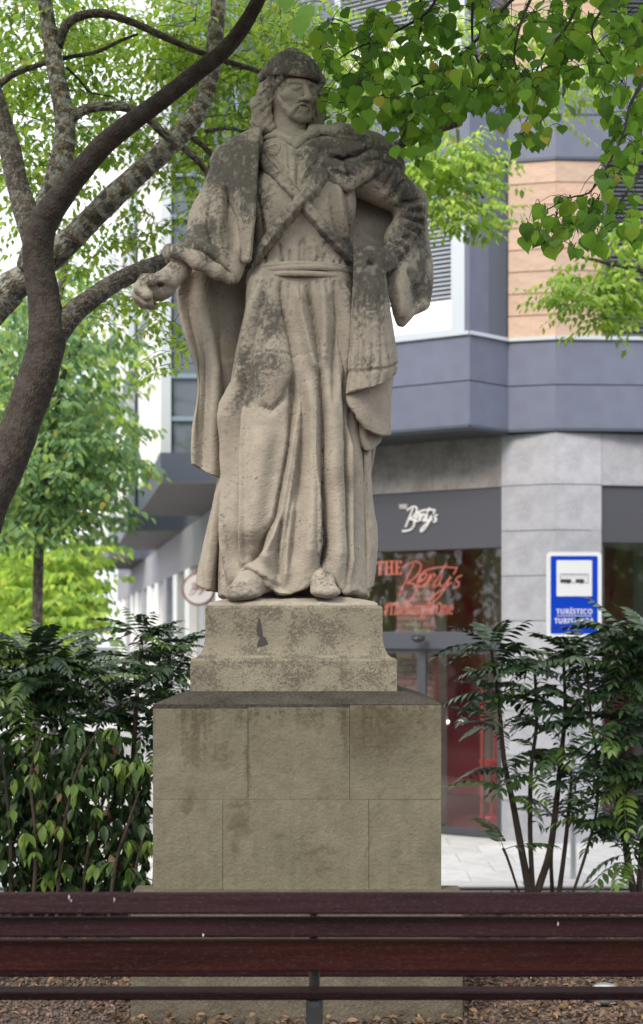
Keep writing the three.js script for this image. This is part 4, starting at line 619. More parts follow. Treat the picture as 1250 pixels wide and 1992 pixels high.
carved('cloak', carve(cloth([
  [[660, 800, 40], [692, 800, 46], [704, 800, 14], [714, 800, 24], [717, 800, -20], [690, 800, -70]],
  [[660, 880, 44], [690, 880, 52], [702, 880, 14], [712, 880, 30], [716, 880, -18], [690, 880, -72]],
  [[660, 960, 50], [689, 960, 58], [702, 960, 14], [712, 960, 36], [718, 960, -16], [690, 960, -74]],
  [[660, 1040, 56], [688, 1040, 62], [702, 1040, 12], [717, 1040, 42], [729, 1036, -14], [692, 1040, -76]],
  [[660, 1100, 60], [687, 1100, 66], [700, 1100, 12], [715, 1100, 44], [727, 1096, -12], [692, 1100, -78]],
  [[660, 1148, 62], [686, 1150, 68], [699, 1150, 14], [712, 1148, 44], [722, 1140, -10], [692, 1150, -78]]], { t: 9 }), [stroke([[708, 900], [716, 1000], [724, 1060]], 4, -6, 'crease', 20)], { rough: 1.2, roughScale: 20 }), { lichen: 0.7 });
// ---- back of the cloak: closes the figure from shoulders to hem
carved('cloak', carve(cloth([
  [[445, 290, -52], [500, 262, -60], [570, 252, -66], [640, 258, -66], [710, 276, -60], [770, 330, -40]],
  [[430, 420, -50], [480, 400, -82], [570, 400, -98], [660, 400, -92], [740, 400, -76], [812, 430, -56]],
  [[440, 560, -60], [490, 560, -88], [570, 560, -106], [650, 560, -98], [710, 560, -78], [752, 600, -46]],
  [[440, 760, -60], [490, 760, -92], [570, 760, -114], [650, 760, -106], [710, 760, -80], [745, 780, -36]],
  [[430, 960, -50], [490, 960, -92], [570, 960, -114], [640, 960, -106], [690, 960, -80], [716, 960, -30]],
  [[400, 1150, -46], [470, 1155, -92], [570, 1155, -114], [640, 1155, -106], [690, 1155, -80], [718, 1150, -26]]], { t: 9, fold: (u, v) => 5 * Math.sin(u * 26 + v * 3) }), [], { rough: 1.2, roughScale: 16 }), { lichen: 0.4 });
// ---- shoes
carved('shoe', carve(surface(join([cone([512, 1128, 92], 26, [482, 1136, 118], 24), cone([482, 1136, 118], 23, [456, 1152, 140], 15), ell([470, 1156, 128], 32, 10, 26)], 12), ...bounds(415, 555, 1085, 1185, 50, 175), 0.0052), [], { rough: 1.4, roughScale: 24 }));
carved('shoe', carve(surface(join([cone([612, 1118, 94], 22, [628, 1134, 120], 20), cone([628, 1134, 120], 20, [640, 1148, 138], 13), ell([634, 1152, 128], 26, 9, 24)], 12), ...bounds(580, 680, 1080, 1180, 50, 175), 0.0052), [], { rough: 1.4, roughScale: 24 }));
// ---- rough base under the feet
{
  const c = S(571, 0, 0).x;
  const f = (x, y, z) => { const q = 0.02 * (fbm(x * 8, z * 8, 3, 3) - 0.5), ax = Math.abs(x - c), az = Math.abs(z + 6.585), top = 1.729 + 0.055 - 0.045 * Math.pow(Math.max(ax, az) / 0.38, 2.5) + 0.022 * (fbm(x * 11, z * 11, 8, 3) - 0.5); return smax(smax(ax - 0.372 - q, az - 0.372 - q, 0.02), smax(y - top, 1.715 - y, 0.006), 0.012); };
  carved('rough_base', surface(f, [c - 0.42, 1.70, -7.0], [c + 0.42, 1.83, -6.17], 0.008), { add: 0.22 });
}
// ---- head: built looking straight on, then turned towards the street
{
  const turn = 0.54, pitch = 0.15, C = S(568, 187, 14), ct = Math.cos(turn), st = Math.sin(turn), cp = Math.cos(pitch), sp = Math.sin(pitch);
  const U = 1 / K;
  const E = (cx, cy, cz, rx, ry, rz) => { const m = Math.min(rx, ry, rz); return (x, y, z) => (Math.hypot((x - cx) / rx, (y - cy) / ry, (z - cz) / rz) - 1) * m; };
  const Q = (a, ra, b, rb) => { const dx = b[0] - a[0], dy = b[1] - a[1], dz = b[2] - a[2], l = dx * dx + dy * dy + dz * dz; return (x, y, z) => { const px = x - a[0], py = y - a[1], pz = z - a[2], t = clamp((px * dx + py * dy + pz * dz) / l); return Math.hypot(px - dx * t, py - dy * t, pz - dz * t) - ra - (rb - ra) * t; }; };
  const J = (fs, k) => (x, y, z) => { let d = 1e9; for (const f of fs) d = smin(d, f(x, y, z), k); return d; };
  const world = (f, bow = true) => (x, y, z) => { const X = (x - C.x) * U, Y = (y - C.y) * U, Z = (z - C.z) * U, z1 = X * st + Z * ct, x1 = (X * ct - Z * st) * 0.93; return (bow ? f(x1, Y * cp + z1 * sp, z1 * cp - Y * sp) : f(x1, Y, z1)) * K; };
  const B = bounds(480, 650, 85, 285, -90, 110), two = (fn) => [fn(-1), fn(1)];
  const skull = J([E(0, 16, -8, 49, 58, 54), E(0, -12, 14, 36, 40, 36), ...two(s => E(s * 25, -9, 33, 12, 10, 12)), ...two(s => Q([s * 5, 15, 48], 6.5, [s * 27, 14, 40], 6)), E(0, -38, 33, 18, 13, 15)], 8);
  const nose = J([Q([0, 12, 47], 4.5, [0, -13, 65], 7), ...two(s => E(s * 7.5, -16, 55, 5, 4.5, 6))], 4);
  const eyes = two(s => E(s * 17.5, 4, 39.5, 9.5, 6.5, 9)), lids = two(s => Q([s * 8.5, 7.5, 47.5], 2.2, [s * 26, 6.5, 42], 2.2)), lower = two(s => Q([s * 9, -1, 46], 1.6, [s * 25, -0.5, 41], 1.6)), sockets = two(s => E(s * 17.5, 4, 56, 13, 9, 14));
  const lips = J([Q([-9, -30, 49.2], 2.2, [9, -30, 49.2], 2.2), Q([-7, -34, 48.2], 2.4, [7, -34, 48.2], 2.4)], 1.5);
  const face = (x, y, z) => { let d = skull(x, y, z); for (const s of sockets) d = smax(d, -s(x, y, z), 5); for (const e of [...eyes, ...lids, ...lower]) d = smin(d, e(x, y, z), 1.6); d = smin(d, nose(x, y, z), 4); return smin(d, lips(x, y, z), 2); };
  const neck = J([Q([0, -20, -12], 31, [-4, -72, -12], 33), E(-6, -86, -10, 46, 14, 40)], 10);
  const faceW = world(face), neckW = world(neck, false);
  const wg = surface((x, y, z) => smin(faceW(x, y, z), neckW(x, y, z), 8 * K), ...B, 0.0040); carved('head', carve(wg, [], { rough: 0.6, roughScale: 40 }), { clean: 0.05 });
  const curls = (amp, s1) => (x, y, z) => amp * (Math.sin(x * 0.42 + 3 * noise(x * 0.06, y * 0.06, z * 0.06 + s1)) * Math.sin(y * 0.30 + 5 * noise(x * 0.05 + 9, y * 0.05, z * 0.05)) * 0.8 + (fbm(x * 0.16, y * 0.11, z * 0.16 + s1, 3) - 0.5) * 2.4);
  const beard0 = J([...two(s => Q([s * 35, 4, 10], 5, [s * 32, -16, 20], 7)), ...two(s => Q([s * 32, -16, 20], 7, [s * 18, -38, 34], 9)), Q([-13, -43, 36], 8.5, [13, -43, 36], 8.5), ...two(s => Q([s * 2, -22.5, 53], 2.6, [s * 15, -28, 46.5], 2.8)), ...two(s => Q([s * 15, -28, 47], 3.4, [s * 19, -38, 41], 4)), E(0, -46, 36, 14, 9, 12)], 4), cb = curls(1.15, 4);
  carved('beard', surface(world((x, y, z) => smax(beard0(x, y, z) + cb(x, y, z), -E(0, -32.6, 58, 9, 2.0, 9)(x, y, z), 1.5)), ...B, 0.0040), { clean: 0.05 });
  const hair0 = J([...two(s => Q([s * 42, 24, 10], 12, [s * 50, 0, -4], 15)), ...two(s => Q([s * 50, 0, -4], 15, [s * 55, -28, -12], 18)), ...two(s => Q([s * 55, -28, -12], 18, [s * 48, -62, -8], 16)), ...two(s => E(s * 42, -66, 0, 14, 13, 14)), Q([-40, -20, -40], 22, [40, -20, -40], 22), Q([-40, -54, -36], 22, [40, -54, -36], 22), ...two(s => Q([s * 36, 26, 34], 6, [s * 46, 8, 12], 8))], 6), ch = curls(2.2, 1);
  carved('hair', surface(world((x, y, z) => hair0(x, y, z) + ch(x, y, z)), ...bounds(470, 660, 85, 290, -110, 110), 0.0045));
  // cap: dome, rolled brim and a small knot on top
  const cc = curls(1.0, 7), cap = J([(x, y, z) => smax(E(0, 24, -6, 56, 60, 62)(x, y, z), 26 - y - x * 0.02, 3), E(0, 84, -8, 15, 7, 15)], 5);
  const brim = (x, y, z) => { const a = Math.hypot(x / 55, (z + 6) / 61), r = (a - 1) * 56; return Math.hypot(r, (y - 32 - 0.02 * x) * 0.8) - 6.5; };
  carved('cap', surface(world((x, y, z) => smin(cap(x, y, z) + cc(x, y, z) * 1.3, brim(x, y, z) + cc(x, y, z) * 0.4, 2)), ...bounds(485, 655, 70, 200, -110, 110), 0.0045), { add: 0.12 });
}
// ================================================================ pedestal
{
  const D = 6.58, cx = (570.5 - CX) * 6.1 / F, X = 577.5;
  // weathered cement-washed stone; brown stains and runs where the photograph has them (u, v span 257..905 by 1992..1345 in the photo)
  const stains = [[372, 1400, 34, 70, 0.7], [384, 1475, 22, 60, 0.5], [430, 1470, 18, 26, 0.9], [366, 1552, 16, 20, 0.9], [460, 1560, 24, 10, 0.9], [462, 1604, 26, 26, 0.9], [455, 1668, 12, 26, 0.8], [550, 1636, 10, 9, 0.9], [622, 1668, 40, 12, 0.8], [636, 1702, 26, 14, 0.9], [720, 1640, 5, 60, 0.6], [740, 1425, 60, 60, 0.75], [770, 1400, 46, 40, 0.7], [700, 1440, 14, 60, 0.6], [482, 1470, 5, 90, 0.8], [678, 1440, 5, 80, 0.7], [520, 1450, 14, 30, 0.5], [560, 1500, 24, 34, 0.45], [610, 1480, 18, 40, 0.45], [640, 1550, 30, 8, 0.7], [745, 1570, 12, 16, 0.6], [800, 1600, 14, 20, 0.5], [580, 1385, 240, 22, 0.5], [310, 1700, 16, 40, 0.4], [848, 1640, 10, 70, 0.4], [368, 1580, 6, 10, 0.8], [720, 1720, 16, 16, 0.6]];
  const wash = tex(1024, 1024, (u, v) => {
    const px = 257 + u * 648, py = 1992 - v * 647; let s = 0; const wx = px + 26 * (tfbm(u, v, 14, 4, 4) - 0.5), wy = py + 40 * (tfbm(u, v, 12, 9, 4) - 0.5);
    for (const [x, y, a, b, k] of stains) { const q = ((wx - x) / a) ** 2 + ((wy - y) / b) ** 2; if (q < 5) s += k * Math.exp(-q * 0.8); }
    const fine = tnoise(u, v, 300, 3), streak = tfbm(u, (v * 0.12) % 1, 64, 8, 3), comb = tnoise((u * 0.2) % 1, v, 256, 5), mid = tfbm(u, v, 24, 6, 4);
    s = sstep(0.2, 1.0, Math.min(1.1, s) * (0.2 + 1.3 * mid) + 0.62 * (fine - 0.5) + 0.5 * (streak - 0.5) + 0.14 * (comb - 0.5) + 0.45 * (tnoise(u, v, 120, 31) - 0.5) + 0.02) * 0.62;
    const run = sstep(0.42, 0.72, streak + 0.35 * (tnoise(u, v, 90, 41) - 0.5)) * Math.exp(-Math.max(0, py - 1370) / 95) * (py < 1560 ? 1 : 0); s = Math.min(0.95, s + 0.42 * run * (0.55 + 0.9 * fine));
    const k = 0.95 + 0.34 * (tfbm(u, v, 6, 2, 4) - 0.5) + 0.22 * (fine - 0.5) + 0.24 * (streak - 0.5) + 0.06 * (comb - 0.5) + 0.3 * (mid - 0.5);
    return [lerp(0.132, 0.062, s) * k, lerp(0.122, 0.050, s) * k, lerp(0.086, 0.032, s) * k];
  });
  const bump = tex(512, 512, (u, v) => 0.65 * tfbm(u, v, 40, 6, 3) + 0.08 * tnoise((u * 0.25) % 1, v, 200, 5) + 0.27 * tnoise(u, v, 200, 2), { srgb: false }); bump.repeat.set(1, 1);
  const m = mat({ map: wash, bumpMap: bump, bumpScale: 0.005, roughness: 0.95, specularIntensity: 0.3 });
  const plain = mat({ map: tex(1024, 512, (u, v) => { const s = sstep(0.42, 0.8, tfbm(u, v, 14, 4, 6) + 0.5 * (tnoise(u, v, 230, 2) - 0.5) + 0.3 * (tnoise(u, v, 110, 12) - 0.5)), k = 0.95 + 0.3 * (tfbm(u, v, 5, 7, 4) - 0.5) + 0.2 * (tnoise(u, v, 256, 1) - 0.5); return [lerp(0.185, 0.078, s * 0.75) * k, lerp(0.168, 0.07, s * 0.75) * k, lerp(0.126, 0.055, s * 0.75) * k]; }), bumpMap: bump, bumpScale: 0.006, roughness: 0.95, specularIntensity: 0.3 });
  const dull = mat({ map: tex(512, 512, (u, v) => { const k = 0.9 + 0.5 * (tfbm(u, v, 12, 4, 4) - 0.5) + 0.4 * (tnoise(u, v, 180, 2) - 0.5); return [0.115 * k, 0.10 * k, 0.076 * k]; }), bumpMap: bump, bumpScale: 0.006, roughness: 0.95, specularIntensity: 0.3 });
  const capStone = mat({ map: tex(512, 512, (u, v) => { const s = tnoise(u, v, 170, 2), k = 0.8 + 0.6 * (tfbm(u, v, 10, 4, 4) - 0.5) + 0.5 * (s - 0.5); return [0.058 * k, 0.053 * k, 0.044 * k]; }), bumpMap: bump, bumpScale: 0.006, roughness: 1, specularIntensity: 0.2 });
  const ped = thing('stone_pedestal', 'square stained stone pedestal with stepped base carrying the statue', 'pedestal', [cx, 0, -D]);
  const half = (px) => px * D / F / (1 + px / F), fy = (py, h) => EYE + (CY - py) * (D - h) / F;       // half width of a face px pixels wide on each side, height of a row of its front
  const hb = half(280.5), hs = half(324), hl = half(201), hu = half(172.5), bx = (X - CX) * (D - hb) / F - cx;
  const yStep = fy(1738, hs), yTop = fy(1370, hb), yPl = fy(1345, hl), yMid = fy(1555, hb);
  const own = (g) => { const p = g.attributes.position, n = g.attributes.normal, uv = g.attributes.uv; for (let i = 0; i < p.count; i++) { const a = Math.abs(n.getX(i)) > 0.7 ? p.getZ(i) : p.getX(i) - bx; uv.setXY(i, (a + hs) / (2 * hs), (p.getY(i)) / (yPl)); } return g; };
  part(ped, 'base_course', box(hs * 2, yStep + 0.1, 0.2, bx, (yStep - 0.1) / 2, hs - 0.1, 0.012), dull); part(ped, 'footing', box(hb * 2 - 0.004, yStep + 0.1, hb * 2 - 0.04, bx, (yStep - 0.1) / 2 - 0.001, -0.02), dull);
  const j = 0.0004, K2 = (px) => (px - CX) * (D - hb) / F - cx;
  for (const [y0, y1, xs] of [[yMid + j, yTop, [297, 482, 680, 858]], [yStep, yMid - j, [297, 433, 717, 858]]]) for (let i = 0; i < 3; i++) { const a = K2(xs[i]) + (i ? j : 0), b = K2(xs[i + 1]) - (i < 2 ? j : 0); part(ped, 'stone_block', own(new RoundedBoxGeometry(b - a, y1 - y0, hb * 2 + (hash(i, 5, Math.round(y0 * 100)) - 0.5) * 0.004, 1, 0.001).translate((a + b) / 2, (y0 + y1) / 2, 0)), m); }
  const ring = (rows, lift = 0, ox = 0) => { const pos = [], idx = []; rows.forEach(([h, y]) => { for (const [sx, sz] of [[-1, 1], [1, 1], [1, -1], [-1, -1]]) pos.push(sx * h + ox, y, sz * h); }); for (let i = 0; i + 1 < rows.length; i++) for (let q = 0; q < 4; q++) { const a = i * 4 + q, b = i * 4 + (q + 1) % 4; idx.push(a, b, a + 4, b, b + 4, a + 4); } const t = (rows.length - 1) * 4; idx.push(t, t + 1, t + 2, t, t + 2, t + 3, 0, 2, 1, 0, 3, 2); let g = new THREE.BufferGeometry(); g.setAttribute('position', new THREE.Float32BufferAttribute(pos, 3)); g.setIndex(idx); g = g.toNonIndexed(); g.computeVertexNormals(); g.setAttribute('uv', new THREE.Float32BufferAttribute(new Float32Array(g.attributes.position.count * 2), 2)); return metreUV(g); };
  part(ped, 'sloped_coping', ring([[hb - 0.001, yTop - 0.02], [hb + 0.001, yTop], [hl + 0.02, yPl], [hl + 0.02, yPl + 0.001]], 0, bx), capStone);
  const yu = (py) => fy(py, hu), cove = []; for (let i = 0; i <= 10; i++) { const t = i / 10, a = t * Math.PI / 2; cove.push([hu + (hl - 0.012 - hu) * (1 - Math.sin(a)), lerp(yu(1280), yu(1232), 1 - Math.cos(a))]); }
  part(ped, 'plinth', ring([[hl, yPl - 0.01], [hl, fy(1286, hl)], [hl - 0.006, fy(1281, hl)], ...cove, [hu, yu(1183)], [hu - 0.007, yu(1178)]], 0, 0), plain);
  // torn remains of a dark sticker on the plinth
  const st = new THREE.Shape(); [[503, 1200], [507, 1212], [511, 1238], [516, 1240], [521, 1252], [512, 1256], [500, 1258], [502, 1247], [506, 1240], [500, 1236], [499, 1222]].forEach(([x, y], i) => { const q = [(x - CX) * (D - hu) / F - cx, EYE + (CY - y) * (D - hu) / F]; i ? st.lineTo(...q) : st.moveTo(...q); });
  const scrap = new THREE.ExtrudeGeometry(st, { depth: 0.0015, bevelEnabled: false }), sp = scrap.attributes.position; for (let i = 0; i < sp.count; i++) { const y = sp.getY(i); let h = hu; for (let q = 0; q + 1 < cove.length; q++) if (y >= cove[q][1] && y < cove[q + 1][1]) h = Math.max(hu, lerp(cove[q][0], cove[q + 1][0], (y - cove[q][1]) / (cove[q + 1][1] - cove[q][1]))); sp.setZ(i, sp.getZ(i) + h + 0.0022); }
  part(ped, 'sticker_scrap', scrap, mat({ rgb: [0.03, 0.027, 0.025], roughness: 0.8 }));
}
// ================================================================ bench seen from behind
{
  const woodMap = (a, s) => tex(1024, 128, (u, v) => { const g = tfbm(u, v, 4, s, 4), l = tnoise((u * 0.25) % 1, v, 48, s + 3), f = tnoise(u, v, 128, s), k = 0.9 + 0.7 * (g - 0.5) + 0.5 * (l - 0.5) + 0.25 * (f - 0.5), w = sstep(0.80, 0.86, tnoise(u, v, 200, s + 40)) * 0.8; return a.map(c => lerp(c * k, 0.08, w * 0.3)); });
  const varn = (a, s) => { const t = woodMap(a, s); t.repeat.set(0.5, 5); return mat({ map: t, roughness: 0.5, specularIntensity: 0.2, bumpMap: grainBump, bumpScale: 0.0006 }); };
  const m = [varn([0.019, 0.0070, 0.0092], 3), varn([0.020, 0.0068, 0.0088], 8), varn([0.026, 0.0072, 0.0060], 13), varn([0.019, 0.0068, 0.0080], 17)];  // purple tint paints reflected sky into the upper slats; third is redder
  const b = thing('slatted_bench', 'long dark red wooden slat bench on steel legs facing the pedestal', 'bench', [0, 0, -4.6]), z0 = 4.6;
  const yy = (py, d) => EYE + (CY - py) * d / F;
  const slat = (name, d, y0, y1, t, tilt, mm) => { const a = yy(y1, d), c = yy(y0, d), g = box(3.1, c - a, t, 0, 0, 0, 0.007); g.rotateX(tilt); part(b, name, g.translate(0.1, (a + c) / 2, z0 - d - t / 2), mm); };
  slat('back_slat', 4.30, 1737.5, 1780, 0.032, -0.16, m[0]); slat('back_slat', 4.345, 1785, 1825, 0.032, -0.12, m[1]); slat('back_slat', 4.385, 1829, 1891, 0.034, 0.05, m[2]);
  const ys = yy(1929, 4.70); for (const [d, w] of [[4.70, 0.078], [5.02, 0.075], [5.11, 0.075], [5.2, 0.075]]) part(b, 'seat_slat', box(3.1, 0.03, w, 0.1, ys - 0.015, z0 - d - w / 2, 0.007), m[3]);
  const steel = mat({ rgb: [0.075, 0.078, 0.075], roughness: 0.5, metalness: 0.5 });
  for (const px of [611, 611 - 770, 611 + 770]) { const x = (px - CX) * 4.8 / F; part(b, 'leg', merge([box(0.058, ys - 0.04, 0.05, x, (ys - 0.04) / 2, z0 - 4.86, 0.006), box(0.034, 0.012, 0.62, x, ys - 0.038, z0 - 4.98), limbGeo([[x, ys - 0.05, z0 - 4.86, 0.019], [x, ys + 0.06, z0 - 4.80, 0.019], [x, 0.62, z0 - 4.50, 0.014], [x, 0.77, z0 - 4.41, 0.012]], { knob: 0 }), box(0.12, 0.012, 0.16, x, 0.008, z0 - 4.86)]), steel); }
  const drop = mat({ rgb: [0.72, 0.72, 0.7], roughness: 0.9 }), speck = (px, py, d, w, h) => { const p = at(px, py, d); part(b, 'bird_dropping', new THREE.SphereGeometry(1, 10, 8).scale(w * d / F / 2, h * d / F / 2, 0.0012).translate(p.x, p.y, z0 - d + 0.0015), drop); };
  speck(395, 1819, 4.338, 2.4, 6); speck(1085, 1797, 4.339, 2, 8); speck(134, 1745, 4.30, 1.6, 9); speck(138, 1752, 4.303, 1.4, 5); speck(222, 1750, 4.303, 1.2, 8);
}
// ================================================================ ground spotlight by the pedestal
{
  const c = at(1176, 1945, 6.2), s = thing('ground_spotlight', 'small silver domed spotlight in the gravel beside the pedestal', 'spotlight', [c.x, 0, c.z]);
  part(s, 'base', new THREE.LatheGeometry([[0, 0], [0.075, 0], [0.08, 0.02], [0.06, 0.045], [0, 0.05]].map(p => new THREE.Vector2(...p)), 28), mat({ rgb: [0.03, 0.03, 0.032], roughness: 0.6 }));
  part(s, 'dome', new THREE.SphereGeometry(0.062, 28, 14, 0, Math.PI * 2, 0, Math.PI / 2).scale(1, 0.6, 1).translate(0.0, 0.048, 0), mat({ rgb: [0.62, 0.63, 0.64], roughness: 0.3, metalness: 0.8 }));
}
// ================================================================ gravel and fallen leaves
{
  const im = (name, geo, m, list) => { const o = new THREE.InstancedMesh(geo, m, list.length), M = new THREE.Matrix4(), c = new THREE.Color(); list.forEach((l, i) => { o.setMatrixAt(i, M.compose(l.p, new THREE.Quaternion().setFromEuler(new THREE.Euler(...l.r)), V(...l.s))); o.setColorAt(i, c.setRGB(...l.c)); }); o.name = name; o.castShadow = o.receiveShadow = true; scene.add(o); return o; };
  const inPed = (x, z) => Math.abs(x + 0.11) < 0.70 && Math.abs(z + 6.58) < 0.70;
  const peb = new THREE.IcosahedronGeometry(0.5, 0), list = [];
  while (list.length < 16000) { const x = rr(-1.75, 1.75), z = -rr(4.9, 8.7); if (inPed(x, z)) continue; const k = rr(0.009, 0.024), t = rr(0.5, 1.3); list.push({ p: V(x, k * 0.12 + (fbm(x * 1.3, z * 1.3, 0, 3) - 0.5) * 0.03, z), r: [rr(0, 6), rr(0, 6), rr(0, 6)], s: [k * rr(0.8, 1.5), k * rr(0.6, 1), k * rr(0.7, 1.2)], c: [0.12 * t, 0.088 * t * rr(0.9, 1.05), 0.072 * t * rr(0.85, 1.1)] }); }
  const g = im('gravel', peb, mat({ color: 0xffffff, roughness: 0.95 }), list); g.userData = { kind: 'stuff', label: 'brown gravel and bark chips covering the planting bed', category: 'gravel' };
  const pos = [], idx = []; for (let i = 0; i <= 6; i++) { const t = i / 6, w = 0.5 * Math.pow(Math.sin(Math.PI * Math.min(1, t * 0.93 + 0.05)), 0.8); pos.push(-w * 0.55, 0.22 * w + 0.14 * t * t, t - 0.5, 0, 0.14 * t * t, t - 0.5, w * 0.55, 0.22 * w + 0.14 * t * t, t - 0.5); if (i < 6) { const a = i * 3; idx.push(a, a + 3, a + 1, a + 1, a + 3, a + 4, a + 1, a + 4, a + 2, a + 2, a + 4, a + 5); } }
  const lg = new THREE.BufferGeometry(); lg.setAttribute('position', new THREE.Float32BufferAttribute(pos, 3)); lg.setIndex(idx); lg.computeVertexNormals();
  const ll = []; while (ll.length < 7000) { const x = rr(-1.75, 1.75), z = -rr(4.9, 8.7), dens = x > 0.5 ? 1 : z < -6.5 ? 0.9 : 0.3; if (inPed(x, z) || rnd() > dens) continue; const k = rr(0.014, 0.036), t = rr(0.4, 1.3); ll.push({ p: V(x, 0.012 + rr(0, 0.014), z), r: [gauss() * 0.8, rr(0, 6.3), gauss() * 0.9], s: [k, k * rr(1, 4), k], c: [0.165 * t, 0.105 * t * rr(0.8, 1.1), 0.055 * t] }); }
  for (let i = 0; i < 60; i++) { const x = rr(-0.85, 0.65), k = rr(0.022, 0.05), t = rr(0.7, 1.3); ll.push({ p: V(x, 0.02 + rr(0, 0.02), -5.84 - rr(-0.04, 0.02)), r: [gauss() * 1, rr(0, 6.3), gauss()], s: [k, k * 1.4, k], c: [0.17 * t, 0.11 * t, 0.058 * t] }); }
  const l = im('fallen_leaves', lg, mat({ color: 0xffffff, roughness: 0.85, side: THREE.DoubleSide }), ll); l.userData = { kind: 'stuff', label: 'dry tan fallen leaves scattered over the gravel', category: 'leaf litter' };
}
// ================================================================ trees and shrubs
const barkTex = (a, b, c, s) => tex(512, 512, (u, v) => { // dark bark a, pale lichen b in ragged patches, ochre specks c
  const n = tfbm(u, v, 14, s, 6), f = tnoise(u, v, 110, s + 2), f2 = tnoise(u, v, 220, s + 6), st = tnoise(u, (v * 0.3) % 1, 48, s + 4), k = 0.9 + 0.3 * (st - 0.5) + 0.35 * (f - 0.5) + 0.3 * (tfbm(u, v, 8, s + 13, 3) - 0.5);
  const L = sstep(0.40, 0.66, n + 0.30 * (f - 0.5) + 0.25 * (f2 - 0.5)) * b[3], O = sstep(0.58, 0.70, tfbm(u, v, 20, s + 9, 4) + 0.25 * (f - 0.5) + 0.15 * (f2 - 0.5)) * c[3];
  return [0, 1, 2].map(i => lerp(lerp(a[i] * k, b[i] * (0.75 + 0.5 * f), L), c[i] * (0.8 + 0.4 * f), O));
});
const barkBump = tex(512, 512, (u, v) => 0.5 * tfbm(u, v, 24, 3, 4) + 0.5 * tnoise(u, (v * 0.4) % 1, 60, 8), { srgb: false });
for (const t of [barkBump]) t.repeat.set(2.4, 2.4);
const bark = (a, b, c, s) => { const t = barkTex(a, b, c, s); t.repeat.set(2.6, 2.6); return mat({ map: t, bumpMap: barkBump, bumpScale: 0.014, roughness: 0.95, specularIntensity: 0.3 }); };
const smoothBark = bark([0.050, 0.040, 0.036], [0.13, 0.13, 0.115, 0.22], [0.12, 0.08, 0.04, 0.08], 3); smoothBark.bumpScale = 0.007;
const upperBark = bark([0.072, 0.062, 0.054], [0.24, 0.24, 0.22, 0.5], [0.2, 0.14, 0.05, 0.25], 31);
const lichenBark = bark([0.085, 0.075, 0.064], [0.30, 0.30, 0.275, 0.95], [0.22, 0.165, 0.075, 0.55], 11);
const twigBark = mat({ rgb: [0.03, 0.024, 0.018], roughness: 0.9 });
const limb = (parent, name, pts, m, opt = {}) => part(parent, name, limbGeo(pts.map(([x, y, d, w]) => { const p = at(x, y, d); return [p.x - parent.position.x, p.y - parent.position.y, p.z - parent.position.z, w / 2 * d / F]; }), opt), m);

// leaf blades: stalk at the origin, hanging along -y, upper face to +z
function blade(prof, fold, curl, wave = 0) { const n = prof.length - 1, pos = [], idx = []; prof.forEach(([w, back], i) => { const t = i / n, z = -curl * t * t, wv = wave * Math.sin(i * 2.1); pos.push(-w, -t + (back ?? 0), z + fold * w + wv, 0, -t, z, w, -t + (back ?? 0), z + fold * w - wv); if (i < n) { const a = i * 3; idx.push(a, a + 3, a + 1, a + 1, a + 3, a + 4, a + 1, a + 4, a + 2, a + 2, a + 4, a + 5); } }); const g = new THREE.BufferGeometry(); g.setAttribute('position', new THREE.Float32BufferAttribute(pos, 3)); g.setIndex(idx); g.computeVertexNormals(); return g; }
const heart = [blade([[0.14, 0.05], [0.38, 0.05], [0.49, 0.01], [0.5], [0.43], [0.29], [0.11], [0]], 0.14, 0.12, 0.015), blade([[0.13, 0.05], [0.36, 0.05], [0.45, 0.01], [0.44], [0.36], [0.22], [0.08], [0]], 0.32, 0.28, 0.02), blade([[0.13, 0.05], [0.34, 0.05], [0.42, 0.01], [0.42], [0.36], [0.24], [0.1], [0]], 0.6, 0.5, 0.04)];
const ovate = [blade([[0.02], [0.2], [0.27], [0.2], [0.08], [0]], 0.2, 0.15), blade([[0.02], [0.17], [0.23], [0.18], [0.08], [0]], 0.35, 0.3)];
const simple = [blade([[0.03], [0.27], [0.2], [0]], 0.25, 0.2)];
const laurel = [blade([[0.02], [0.13], [0.2], [0.21], [0.15], [0.05], [0]], 0.25, 0.18, 0.008), blade([[0.02], [0.13], [0.18], [0.18], [0.13], [0.05], [0]], 0.45, 0.4, 0.008)];
const leafMat = (rgb, o = {}) => mat({ rgb, roughness: 0.98, transmission: 0.5, thickness: 0, side: THREE.DoubleSide, specularIntensity: 0.5, ...o });
const palettes = {
  lime: [[0.125, 0.275, 0.018], [0.10, 0.225, 0.019], [0.155, 0.315, 0.02], [0.08, 0.185, 0.02], [0.20, 0.33, 0.025]],
  bright: [[0.29, 0.46, 0.05], [0.35, 0.52, 0.055], [0.24, 0.40, 0.05], [0.43, 0.54, 0.065], [0.20, 0.34, 0.055]],
  cool: [[0.13, 0.26, 0.095], [0.17, 0.31, 0.11], [0.10, 0.21, 0.08], [0.21, 0.345, 0.10], [0.25, 0.36, 0.08]],
  laurel: [[0.020, 0.045, 0.010], [0.030, 0.066, 0.011], [0.055, 0.10, 0.016], [0.015, 0.034, 0.010], [0.085, 0.14, 0.022], [0.075, 0.045, 0.022]],
};
const cameraUp = V(0, 0, 1);
